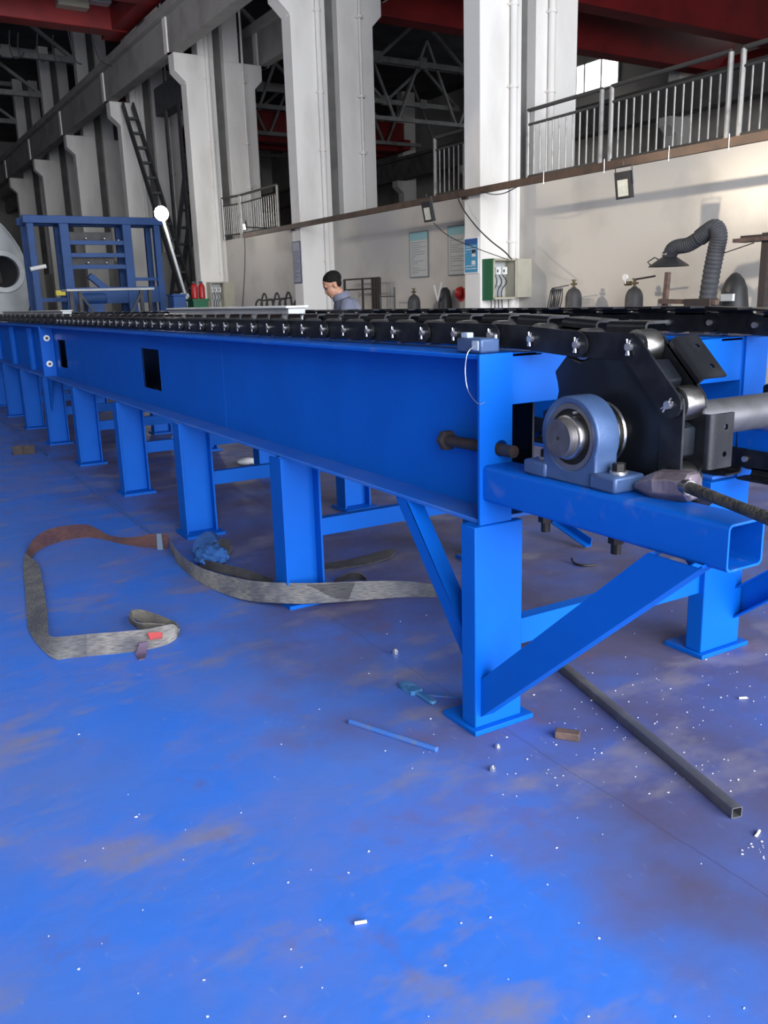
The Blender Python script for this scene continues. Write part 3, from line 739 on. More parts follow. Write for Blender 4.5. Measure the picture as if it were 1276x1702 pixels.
railing(22.0, 22.72, 'bent railing end meeting the lamp lit pillar', 8, skew=-.25)

# floodlights
def floodlight(px, py, v, lab, lit=False, s=1.0, tilt=9):
    v_, u, z = hat(px, py, 0, v)
    t = thing('floodlight', lab, 'lamp', H(v, u, z-.16*s), 'wall floodlights')
    ca, sa = math.cos(R(tilt)), math.sin(R(tilt))
    def T(a, b, c):                     # a along u, b up, c out towards the hall
        return H(v-b*sa-c*ca, u+a, z+b*ca-c*sa)
    w, h = .115*s, .155*s
    mb = MB(T); mb.box(-w, w, -h, h, -.05*s, -.005*s); mb.build('housing', HOODM, t)
    mb = MB(T); mb.plate([(-w, -h), (w, -h), (w, h), (-w, h)], [[(-w*.78, -h*.82), (w*.78, -h*.82), (w*.78, h*.45), (-w*.78, h*.45)]], lambda a, b, c: (a, b, c-.004), .016*s); mb.build('bezel', HOODM, t)
    mb = MB(T); mb.box(-w*.76, w*.76, -h*.80, h*.43, -.004, .001); mb.build('glass', LAMPON if lit else LENS, t)
    mb = MB(); mb.tube([T(-w-.015, 0, -.03), T(-w-.015, h+.06*s, -.03), T(w+.015, h+.06*s, -.03), T(w+.015, 0, -.03)], .008, 6); mb.build('bracket', HOODM, t)
    MB().cyl(T(0, h+.06*s, -.03), T(0, h+.06*s, -.03)+Vector((0, 0, max(.05, 2.9-(z+h+.05*s)))), .006, 6).build('hanger', HOODM, t)
    return t, u, z
floodlight(1035, 308, 8.26, 'unlit grey floodlight hanging under the railing on the right')
floodlight(710, 352, 8.26, 'unlit floodlight between the two bright pillars', tilt=12)
t, u, z = floodlight(406, 376, 8.28, 'small lit floodlight on the wall beside the lamp lit pillar', True, .55)
MB().bar(H(8.32, u, z-.02), H(9.30, u, 3.065), .03, .03).build('support_arm', HOODM, t)
pl2 = bpy.data.lights.new('small_lamp', 'POINT'); pl2.energy = 2.5; pl2.color = (1, .95, .86); pl2.shadow_soft_size = .08
po2 = bpy.data.objects.new('small_lamp_light', pl2); COL.objects.link(po2); po2.location = H(8.2, u, z)
# work lamp on a stand
v_, u, z = hat(268, 355, 0, 7.0)
t = thing('work_lamp', 'bright lit work lamp on a tall slanting stand', 'lamp', H(7.0, u, 0))
b0 = H(7.35, u-.2, 1.7)
MB().tube([H(7.02, u, z-.1), b0, H(7.55, u-.35, .35)], .035, 10).build('pole', PGREY, t)
for a in range(3):
    MB().tube([H(7.54, u-.34, .55), H(7.55+.4*math.cos(a*2.1), u-.35+.4*math.sin(a*2.1), .01)], .02, 8).build('tripod_leg', DARKST, t)
HB().box(6.86, 7.14, u-.02, u+.07, z-.14, z+.14).build('lamp_housing', HOODM, t, bevel=.01)
mb = HB(); mb.lathe([(.02, -.03), (.13, -.025), (.17, .0), (.17, .02)], (7.0, u-.025, z), 20, 'y'); mb.build('lens', LAMPON, t)
pl3 = bpy.data.lights.new('work_lamp', 'POINT'); pl3.energy = 75; pl3.color = (1, .96, .88); pl3.shadow_soft_size = .12
po3 = bpy.data.objects.new('work_lamp_light', pl3); COL.objects.link(po3); po3.location = H(7.0, u-.25, z)

# posters
def poster(lab, v, u0, u1, z0, z1, face, frame, ink, band=None, pics=False):
    t = thing('wall_poster', lab, 'poster', H(v, (u0+u1)/2, z0), 'notices on the wall and pillars')
    HB().box(v-.012, v, u0, u1, z0, z1).build('board', frame, t)
    e = .02
    HB().box(v-.014, v-.012, u0+e, u1-e, z0+e, z1-e).build('sheet', face, t)
    w = u1-u0-2*e; h = z1-z0-2*e
    if band: HB().box(v-.0155, v-.014, u0+e, u1-e, z1-e-h*.17, z1-e).build('header_band', band, t)
    rnd = random.Random(len(lab))
    n = int(h/.052)
    mb = HB()
    for i in range(n):
        zz = z1-e-h*.22-i*h*.74/n; a = u1-e-w*.1
        while a > u0+e+w*.15:
            l = rnd.uniform(.02, .06)
            if pics and .25 < i/n < .75: break
            mb.box(v-.0155, v-.014, max(a-l, u0+e+w*.1), a, zz-.012, zz); a -= l+.012
            if rnd.random() < .12: break
    pl_ = mb.build('print_lines', ink, t); pl_['kind'] = 'stuff'
    if pics:
        for k in range(5):
            a, b = u0+e+w*rnd.uniform(.1, .6), z0+e+h*rnd.uniform(.2, .6)
            HB().box(v-.016, v-.014, a, a+w*.28, b, b+h*.12).build('picture_patch', (WHITE, INKB, CYAN)[k % 3], t)
PAPER = mat('pale_sheet', (.50, .52, .50), .6); PAPB = mat('blue_grey_sheet', (.36, .36, .42), .6)
INK = mat('grey_ink', (.22, .24, .27), .7); INKB = mat('navy_ink', (.05, .06, .16), .7); CYAN = mat('cyan_print', (.06, .30, .50), .6); TEAL = mat('teal_band', (.25, .48, .52), .6); DEEPB = mat('deep_blue_print', (.02, .10, .32), .6); FRAMEG = mat('grey_frame', (.18, .21, .22), .5)
poster('pale framed notice on the wall, left of the second one', 9.27, 13.28, 13.88, 1.78, 2.59, PAPER, FRAMEG, INK, TEAL)
poster('pale framed notice half hidden by the nearest pillar', 9.27, 12.08, 12.68, 1.775, 2.6, PAPER, FRAMEG, INK, TEAL)
poster('blue picture poster on the nearest pillar', 8.495, 10.83, 11.19, 1.757, 2.294, CYAN, WHITE, WHITE, DEEPB, True)
poster('narrow framed text notice on the pillar behind the man', 8.495, 16.83, 17.19, 1.79, 2.64, PAPB, INKB, INKB)

# switch cabinets
def cabinet(lab, v0, u0, z0, w, d, h, side):
    t = thing('switch_cabinet', lab, 'cabinet', H(v0+w/2, u0, z0), 'open switch cabinets')
    mb = HB(); mb.box(v0+.01, v0+w, u0-.012, u0, z0, z0+h); mb.box(v0+.01, v0+w, u0-d, u0, z0, z0+.012); mb.box(v0+.01, v0+w, u0-d, u0, z0+h-.012, z0+h); mb.box(v0+w-.012, v0+w, u0-d, u0, z0, z0+h)
    mb.build('body', CABG, t)
    HB().box(v0, v0+.012, u0-d, u0, z0-.01, z0+h).build('side_panel', side, t)
    f = HB(); f.box(v0, v0+w, u0-d-.008, u0-d, z0, z0+.03); f.box(v0, v0+w, u0-d-.008, u0-d, z0+h-.03, z0+h); f.box(v0, v0+.03, u0-d-.008, u0-d, z0, z0+h); f.box(v0+w-.03, v0+w, u0-d-.008, u0-d, z0, z0+h); f.build('front_rim', CABG, t)
    dr = HB().box(v0+w+.005, v0+w*2.05, u0-d-.012, u0-d+.012, z0+.02, z0+h-.005).build('door', CABG, t, bevel=.004)
    HB().cyl((v0+w*1.93, u0-d-.03, z0+h*.5), (v0+w*1.93, u0-d-.01, z0+h*.5), .012, 8).build('door_handle', DARKST, dr)
    HB().box(v0+.05, v0+w-.05, u0-.035, u0-.014, z0+.05, z0+h-.05).build('mounting_plate', PGREY, t)
    for i in range(3):
        b = HB().box(v0+.07+i*w*.27, v0+.07+i*w*.27+w*.2, u0-.10, u0-.03, z0+h*.62, z0+h*.80).build('breaker', WHITE, t)
        HB().box(v0+.085+i*w*.27, v0+.1+i*w*.27, u0-.115, u0-.10, z0+h*.67, z0+h*.74).build('toggle', HOODM, b)
    HB().box(v0+.07, v0+w*.75, u0-.09, u0-.03, z0+h*.34, z0+h*.48).build('contactor', PGREY, t)
    for i in range(4):
        x = v0+.1+i*w*.16
        MB().tube(spline([H(x, u0-.1, z0+h*.6), H(x+.02*i, u0-.12, z0+h*.42), H(x-.02, u0-.1, z0+h*.2), H(x+.01, u0-.08, z0-.12), H(x+.03*(i-2), u0-.06, z0-.45)], 5), .008, 6).build('cable', HOODM, t)
cabinet('cream switch cabinet with open door and green side on the nearest pillar', 8.53, 10.795, 1.36, .46, .26, .6, GREEN)
v_, u, z = hat(345, 500, 1, 22.75)
cabinet('dull switch cabinet with open door at the foot of the lamp lit pillar', 8.62, 22.75, 1.3, .40, .26, .68, CABG)

# gas cylinders
def gas(lab, v, u, h=1.44, reg=True, lean=0):
    t = thing('gas_cylinder', lab, 'gas cylinder', H(v, u, 0), 'gas cylinders along the wall')
    mb = HB(); r = .115
    mb.lathe([(.09, 0), (r, .02), (r, h-.15), (r*.96, h-.11), (r*.82, h-.065), (r*.6, h-.03), (.04, h-.015), (.032, h)], (v, u, 0), 24); mb.build('bottle', CYLG, t)
    mb = HB(); mb.cyl((v, u, h), (v, u, h+.09), .02, 10); mb.box(v-.018, v+.018, u-.05, u+.05, h+.03, h+.055); mb.build('valve', BRASS, t)
    HB().cyl((v, u, h+.09), (v, u, h+.105), .035, 12).build('hand_wheel', BRASS, t)
    mb = HB(); 
    for i in range(9):
        a = R(150+30*i); b = R(150+30*i+24); mb.box(v+.117*math.cos(a)-.002, v+.117*math.cos(a)+.002, u+.117*math.sin(a)-.02, u+.117*math.sin(a)+.02, h-.33, h-.27)
    mb.build('paper_label', PGREY, t)
    if reg:
        rg = HB(); rg.cyl((v, u+.06, h+.042), (v, u+.16, h+.042), .028, 12); rg.cyl((v-.03, u+.13, h+.04), (v+.01, u+.13, h+.04), .02, 10); o = rg.build('regulator', BRASS, t)
        HB().cyl((v-.05, u+.13, h+.12), (v-.02, u+.13, h+.12), .04, 16).cyl((v-.035, u+.13, h+.04), (v-.035, u+.13, h+.1), .008, 8).build('gauge', GLASSW, o)
        MB().tube([H(v, u-.02, h+.09), H(v-.02, u-.35, h+.12)], .012, 8).build('spanner', RUST, t)
gas('dark gas cylinder with a hose bundle, right of the open cabinet', 8.9, 9.2, 1.5, False)
gas('dark gas cylinder with gauge and spanner, left of the black hood', 8.9, 8.09, 1.48, True)
gas('dark gas cylinder between the man and the nearest pillar', 8.9, 13.23, 1.48, False)
gas('dark gas cylinder below the narrow notice, left of the man', 8.8, 17.7, 1.47, False)
# hose bundle on a stand
t = thing('hose_bundle', 'bundle of black welding hoses hanging beside a gas cylinder', 'hoses', H(8.9, 9.55, 0))
MB().tube([H(8.9, 9.62, 0), H(8.9, 9.60, 1.5)], .014, 8).build('stand', DARKST, t)
MB().tube([H(8.9, 9.78, 0.9), H(8.9, 9.62, 1.5), H(8.9, 9.3, 1.53)], .008, 6).build('hook_arm', DARKST, t)
for i in range(6):
    a = 9.62-i*.042
    MB().tube(spline([H(8.88, a, 1.5), H(8.82, a-.05, 1.3), H(8.8, a-.02+.02*i, .9), H(8.86, a+.1, .6), H(8.9, a+.16, 1.0), H(8.9, a+.04, 1.48)], 6), .008, 6).build('hose_loop', HOSE, t)

# fume extractor: corrugated hose and conical hood
FE = thing('fume_extractor', 'black corrugated fume hose arching to a conical hood', 'extractor', H(8.5, 6.7, 0))
pp = [(1172, 540), (1176, 495), (1183, 450), (1190, 415), (1194, 392), (1188, 379), (1176, 385), (1160, 397), (1143, 407), (1126, 410), (1117, 415), (1113, 424)]
path = spline([H(*hat(x, y, 0, 8.5)) for x, y in pp], 26)
MB().tube(path, lambda i: .094+.0045*math.sin(i*math.pi/2.5) if i < 180 else .082+.0045*math.sin(i*math.pi/2.5), 20).build('hose', HOSE, FE, smooth=60)
v_, hu, hz = hat(1112, 424, 0, 8.5)
mb = HB(); mb.lathe([(.075, .04), (.078, -.02), (.095, -.028), (.225, -.118), (.235, -.132), (.222, -.132), (.08, -.05)], (8.5, hu, hz), 32); mb.build('hood', HOODM, FE)
mb = HB(); mb.lathe([(.08, .03), (.083, .03), (.083, -.01), (.08, -.01)], (8.5, hu, hz), 24); mb.build('collar_clamp', HOODM, FE)
for a in (0, .045): HB().box(8.41, 8.418, hu-.02+a-.016, hu-.02+a+.016, hz+.0, hz+.02).build('clip', ZINC, FE)
MB().tube([H(8.44, hu+.1, hz-.05), H(8.40, hu+.13, hz-.02), H(8.36, hu+.20, hz-.07), H(8.40, hu+.19, hz-.105)], .008, 6).build('hood_handle', HOODM, FE)
HB().box(8.3, 8.75, 6.5, 6.95, 0, 1.18).build('base_box', CABG, FE, bevel=.01)
# clutter at its foot
t = thing('wooden_bracket', 'rusty wooden prop and boards at the foot of the hose', 'prop', H(8.2, 7.0, 0))
MB().bar(H(8.15, 7.02, 0), H(8.15, 6.92, 1.62), .05, .05).build('prop_post', WOODM, t)
MB().bar(H(8.1, 6.98, 1.30), H(8.1, 6.2, 1.28), .06, .05).build('cross_board', WOODM, t)
HB().box(8.05, 8.2, 6.25, 6.6, 1.18, 1.32).build('junk_block', RUST, t, bevel=.01)
HB().box(8.05, 8.2, 6.3, 6.5, 0, 1.18).build('stand_post', RUST, t)
t = thing('cloth_cover', 'black cover hanging behind the corrugated hose', 'cover', H(8.7, 6.4, 0))
mb = HB(); mb.lathe([(.20, 0), (.19, .6), (.17, 1.2), (.14, 1.42), (.10, 1.52), (.05, 1.58), (.01, 1.6)], (8.95, 6.62, 0), 18); mb.build('sack', HOODM, t, smooth=60)
HB().box(8.76, 8.80, 6.5, 6.66, 1.28, 1.36).build('label_patch', WHITE, t)
# shelf rack at the right edge
t = thing('storage_rack', 'rusty rack post with boards at the right edge', 'rack', H(8.5, 5.9, 0))
for u in (5.92, 4.9): HB().box(8.45, 8.53, u-.04, u+.04, 0, 1.98).build('upright', RUST, t)
HB().box(8.40, 8.62, 4.7, 6.28, 1.90, 1.94).build('board', WOODM, t)
HB().box(8.42, 8.55, 4.7, 6.2, 1.94, 1.965).build('board', RUST, t)
HB().box(8.55, 8.7, 4.7, 5.95, 1.98, 2.02).build('board', WOODM, t)
MB().tube([H(8.45, 6.42, 1.80), H(8.45, 6.05, 1.885)], .006, 6).build('wire', RUST, t)
# red helmet, black sack with white strap
v_, u, z = hat(764, 487, 0, 9.02)
t = thing('safety_helmet', 'red safety helmet hanging on the wall by the pillar', 'helmet', H(9.15, u, z-.09))
mb = HB(); mb.sphere((9.0, u, z), .09, 18, 10, (.8, .85, 1.05)); mb.build('shell', REDP, t, smooth=60)
mb = HB(); mb.lathe([(.03, 0), (.125, .0), (.125, .012), (.03, .014)], (9.03, u, z-.02), 20, 'x'); mb.build('brim', REDP, t)
HB().cyl((9.05, u, z+.05), (9.279, u, z+.1), .008, 6).build('hook', DARKST, t)
v_, u, z = hat(738, 500, 0, 9.1)
t = thing('black_sack', 'black upright sack with a white V strap near the red helmet', 'sack', H(9.1, u, 0))
mb = HB(); mb.lathe([(.13, 0), (.15, .3), (.14, 1.0), (.12, 1.35), (.09, 1.52), (.04, 1.58)], (9.12, u, 0), 14); mb.build('bag', HOODM, t, smooth=60)
MB().bar(H(8.96, u+.10, 1.62), H(8.96, u, 1.36), .024, .02).build('strap', WHITE, t)
MB().bar(H(8.96, u-.12, 1.66), H(8.96, u, 1.36), .024, .02).build('strap', WHITE, t)
# racks behind the man and below the notice
t = thing('steel_rack', 'rusty upright steel rack on the wall behind the man', 'rack', H(9.0, 15.0, 0))
for u in (15.95, 14.85, 14.75, 14.65, 14.58): HB().box(9.0, 9.04, u-.02, u+.02, 0, 1.82).build('upright', RUST, t)
for z in (1.80, 1.60): HB().box(9.0, 9.03, 14.58, 15.95, z, z+.03).build('rail', RUST, t)
HB().box(9.0, 9.03, 15.2, 15.24, 1.2, 1.8).build('hanging_bar', RUST, t)
t = thing('tool_stand', 'small dark tool stand between rack and gas cylinder', 'stand', H(8.95, 14.0, 0))
for u in (13.95, 14.45): MB().tube([H(8.95, u, 0), H(8.95, u, 1.62 if u < 14 else 1.5)], .013, 6).build('upright', DARKST, t)
MB().tube([H(8.95, 13.95, 1.46), H(8.95, 14.45, 1.46)], .013, 6).build('rail', DARKST, t)
t = thing('pipe_rack', 'low dark pipe rack with hooks below the narrow notice', 'rack', H(8.8, 18.9, 0))
MB().tube([H(8.8, 18.0, 1.50), H(8.8, 19.6, 1.46)], .02, 8).build('rail', DARKST, t)
for i, u in enumerate((18.0, 18.3, 18.6, 19.0, 19.3, 19.6)):
    MB().tube(spline([H(8.8, u, 0), H(8.8, u, 1.3), H(8.75, u+.05, 1.48 if i % 2 else 1.62), H(8.7, u+.14, 1.4), H(8.7, u+.16, 1.25)], 5), .022, 8).build('hook_post', DARKST, t)
# loose cables on the wall
def cable(lab, pts, r, v):
    mb = MB(); mb.tube(spline([H(*hat(x, y, 0, v)) for x, y in pts], 8), r, 6)
    o = mb.build('wall_cable', HOODM); tag(o, lab, 'cable', 'loose cables on the wall')
cable('black cable running from the channel down to the open cabinet', [(757, 318), (768, 345), (790, 375), (815, 400), (838, 418), (850, 431)], .010, 8.38)
cable('thin cable sagging under the channel beside the nearest pillar', [(800, 318), (818, 323), (838, 321), (862, 309)], .007, 8.38)
cable('thin cable from the unlit floodlight towards the cabinet', [(720, 370), (745, 392), (790, 412), (845, 432)], .006, 8.37)
cable('thin dark cable hanging below the small lit floodlight', [(406, 385), (407, 420), (406, 460), (402, 520)], .008, 9.27)

# ================================================================== BACK LEFT
# steel stairs between the pillars
def stair(lab, v0, v1, a, b, n, g):
    t = thing('steel_stair', lab, 'stairs', H((v0+v1)/2, b[0], b[1]-.0), g)
    for v in (v0, v1): MB().bar(H(v, a[0], a[1]), H(v, b[0], b[1]), .05, .22).build('stringer', DARKST, t)
    for i in range(1, n):
        u = a[0]+(b[0]-a[0])*i/n; z = a[1]+(b[1]-a[1])*i/n
        HB().box(v0, v1, u-.11, u+.11, z-.03, z+.03).build('tread', DARKST, t)
    return t
stair('dark steel stair descending rightwards behind the work lamp', 8.53, 8.84, (28.5, 7.45), (23.35, 0.0), 16, 'dark steel stairs')
stair('dark steel stair descending leftwards behind the work lamp', 8.94, 9.22, (23.5, 6.75), (27.7, 0.0), 15, 'dark steel stairs')
t = thing('stair_landing', 'dark landing platform under the crane beam at the stair top', 'platform', H(8.8, 25, 6.7))
HB().box(8.88, 9.24, 23.4, 26.5, 6.76, 6.86).build('deck', DARKST, t)
HB().box(8.88, 8.92, 23.4, 26.5, 6.86, 7.5).build('side_panel', DARKST, t)
for u in (24.6, 25.7): HB().box(8.88, 8.93, u-.09, u+.09, 0, 6.76).build('post', DARKST, t)
# blue machine frame
BF = thing('machine_frame_rack', 'tall blue open steel rack standing far left', 'rack', H(6, 23, 0))
V = [hat(x, 370, 1, 22.9)[0] for x in (48, 104, 208, 258)]
UF, UB = 22.9, 23.65
for i, v in enumerate(V):
    w = .11 if i in (1, 2) else .08
    HB().box(v-w, v+w, UF-.08, UF+.08, 0, 3.42).build('front_post', BLUEF, BF, bevel=.01)
    HB().box(v-.07, v+.07, UB-.07, UB+.07, 0, 3.42).build('back_post', BLUEF, BF, bevel=.01)
    HB().box(v-.06, v+.06, UF+.08, UB, 3.42, 3.58).build('depth_beam', BLUEF, BF)
HB().box(V[0]-.15, V[3]+.15, UF-.1, UF+.1, 3.42, 3.60).build('top_beam', BLUEF, BF, bevel=.01)
HB().box(V[0]-.15, V[3]+.15, UB-.08, UB+.1, 3.42, 3.60).build('top_beam', BLUEF, BF, bevel=.01)
for z in (2.98, 2.68, 2.40): HB().box(V[1], V[2], UF-.05, UF+.05, z-.05, z+.05).build('shelf_bar', BLUEF, BF)
for z in (3.12, 2.52): HB().box(V[1]+.1, V[2]-.35, UF+.12, UF+.3, z-.12, z+.12).build('dark_drum', DARKST, BF)
for v, z in ((V[1]+.5, 3.08), (V[1]+.95, 3.08), (V[1]+1.3, 3.04), (V[1]+.5, 2.5), (V[1]+.95, 2.5)):
    mb = HB(); mb.sphere((v, UF-.06, z), .035, 10, 6); mb.build('bright_knob', ZINC, BF)
for z in (1.62, 1.2): HB().box(V[0], V[1], UF-.05, UF+.05, z-.05, z+.05).build('low_bar', BLUEF, BF)
HB().box(V[1]-.1, V[3]+.1, UF-.05, UF+.05, 1.5, 1.9).build('lower_panel', BLUEF, BF)
HB().box(V[2]+.1, V[3], UF, UF+.1, 2.05, 2.13).build('side_bar', BLUEF, BF)
MB().bar(H(V[1]+.55, UF+.2, 2.2), H(V[1]+1.0, UF+.2, 1.8), .15, .15).build('slant_bar', BLUEF, BF)
HB().box(V[0]+.4, V[0]+.62, UF-.2, UF-.06, 1.72, 1.84).build('yellow_tag', YEL, BF)
HB().cyl((V[0]-.12, UF-.12, 2.35), (V[0]+.25, UF-.12, 2.42), .05, 10).build('white_pipe', WHITE, BF)
mb = HB(); mb.lathe([(.02, -.3), (.13, -.29), (.14, -.2), (.14, .22), (.11, .3), (.03, .31)], (V[1]+.5, UF-.25, 1.62), 18, 'x')
em = thing('electric_motor', 'blue electric motor on the lower bar of the blue rack', 'motor', H(V[1]+.5, UF-.25, 1.2))
mb.build('motor_body', BLUEF, em); HB().box(V[1]+.3, V[1]+.7, UF-.4, UF-.1, 1.40, 1.5).build('motor_foot', BLUEF, em); HB().box(V[1]+.3, V[1]+.7, UF-.38, UF-.12, 0, 1.40).build('motor_plinth', BLUEF, em)
t = thing('steel_trestle', 'steel trestle table with pale top in front of the blue rack', 'table', H(5.7, 21.3, 0))
a, b = hat(106, 481, 1, 21.3), hat(250, 479, 1, 21.3)
HB().box(a[0], b[0], 21.0, 21.6, a[2]-.05, a[2]).build('top_plate', PGREY, t)
for v in (a[0]+.1, a[0]+.3, b[0]-.3, b[0]-.1): HB().box(v-.04, v+.04, 21.05, 21.13, 0, a[2]-.05).build('trestle_leg', DARKST, t)
MB().bar(H(a[0]+.3, 21.08, a[2]-.1), H(a[0]+.75, 21.08, 1.0), .05, .05).build('strut', DARKST, t)
MB().bar(H(b[0]-.3, 21.08, a[2]-.1), H(b[0]-.75, 21.08, 1.0), .05, .05).build('strut', DARKST, t)
# big round tank
TK = thing('round_tank', 'big grey round tank with a dark manhole at the left edge', 'tank', H(2.4, 24, 0))
c = hat(4, 452, 1, 25.0); cv, cz_ = 2.45, 2.15
mb = HB(); mb.plate(circ((cv, cz_), 2.1, 64), [circ((c[0], c[2]), .42, 32)], lambda a_, b_, d_: (a_, 25.0+d_, b_), .06); mb.build('end_plate', TANK, TK)
mb = HB(); mb.plate(circ((cv, cz_), 2.14, 64), [circ((cv, cz_), 2.08, 64)], lambda a_, b_, d_: (a_, 25.0+d_, b_), 4.0); mb.build('shell', TANK, TK)
mb = HB(); mb.plate(circ((c[0], c[2]), .52, 32), [circ((c[0], c[2]), .40, 32)], lambda a_, b_, d_: (a_, 24.85+d_, b_), .3); mb.build('manhole_ring', PGREY, TK)
HB().box(cv-1.6, cv+1.6, 26, 26.3, 0, .6).build('saddle', DARKST, TK); HB().box(cv-1.6, cv+1.6, 28, 28.3, 0, .6).build('saddle', DARKST, TK)
# blue bin, green box and extinguishers near the lit pillar
v0 = hat(283, 495, 1, 19.3)[0]; v1 = hat(304, 495, 1, 19.3)[0]; z1 = hat(290, 492, 1, 19.3)[2]
t = thing('blue_bin', 'small blue steel bin left of the green box', 'bin', H((v0+v1)/2, 19.3, 0)); HB().box(v0, v1, 19.1, 19.5, .9, z1).build('body', BLUEF, t, bevel=.02); HB().box(v0+.05, v1-.05, 19.15, 19.45, 0, .9).build('stand', DARKST, t); HB().box(v0-.02, v1+.02, 19.08, 19.52, z1, z1+.04).build('rim', BLUEF, t)
v0 = hat(316, 500, 1, 19.3)[0]; v1 = hat(341, 500, 1, 19.3)[0]; z1 = hat(320, 497, 1, 19.3)[2]
t = thing('green_crate', 'dark green box under the red extinguishers', 'box', H((v0+v1)/2, 19.3, 0)); HB().box(v0, v1, 19.1, 19.5, 0, z1).build('body', GREEN, t, bevel=.02); HB().box(v0-.02, v1+.02, 19.08, 19.52, z1-.05, z1).build('rim', GREEN, t)
for k, x in enumerate((324, 336)):
    vv = hat(x, 495, 1, 19.3)[0]
    t = thing('fire_extinguisher', 'red fire extinguisher on the green box, %s one' % ('left', 'right')[k], 'extinguisher', H(vv, 19.3, z1), 'red fire extinguishers')
    mb = HB(); mb.lathe([(.06, 0), (.075, .02), (.075, .26), (.05, .32), (.025, .34)], (vv, 19.3, z1), 16); mb.build('cylinder', REDP, t); HB().box(vv-.05, vv+.03, 19.28, 19.32, z1+.34, z1+.38).build('handle', DARKST, t)
vv = hat(310, 492, 1, 20.9)[0]
t = thing('white_bundle', 'small white cloth bundle between blue bin and green box', 'cloth', H(vv, 21.1, 0)); mb = HB(); mb.sphere((vv, 21.1, 1.62), .12, 12, 8, (1.2, 1, .7)); mb.build('bundle', WHITE, t); HB().box(vv-.1, vv+.1, 21.0, 21.2, 0, 1.545).build('stand', DARKST, t)

# ================================================================== THE MAN
def skin_chain(verts, edges, root=0, sub=1):
    """verts: (x,y,z,r); returns an MB with the skinned surface"""
    me = bpy.data.meshes.new('tmp'); me.from_pydata([v[:3] for v in verts], edges, [])
    o = bpy.data.objects.new('tmp', me); COL.objects.link(o)
    o.modifiers.new('s', 'SKIN'); sv = me.skin_vertices[0].data
    for i, v in enumerate(verts): r = v[3]; sv[i].radius = (r if not isinstance(r, tuple) else r[0], r if not isinstance(r, tuple) else r[1]); sv[i].use_root = (i == root)
    s_ = o.modifiers.new('u', 'SUBSURF'); s_.levels = sub; s_.render_levels = sub
    dg = bpy.context.evaluated_depsgraph_get(); ev = o.evaluated_get(dg); m2 = bpy.data.meshes.new_from_object(ev)
    mb = MB(); mb.add([v.co.copy() for v in m2.vertices], [list(p.vertices) for p in m2.polygons])
    bpy.data.objects.remove(o); bpy.data.meshes.remove(me); bpy.data.meshes.remove(m2)
    return mb
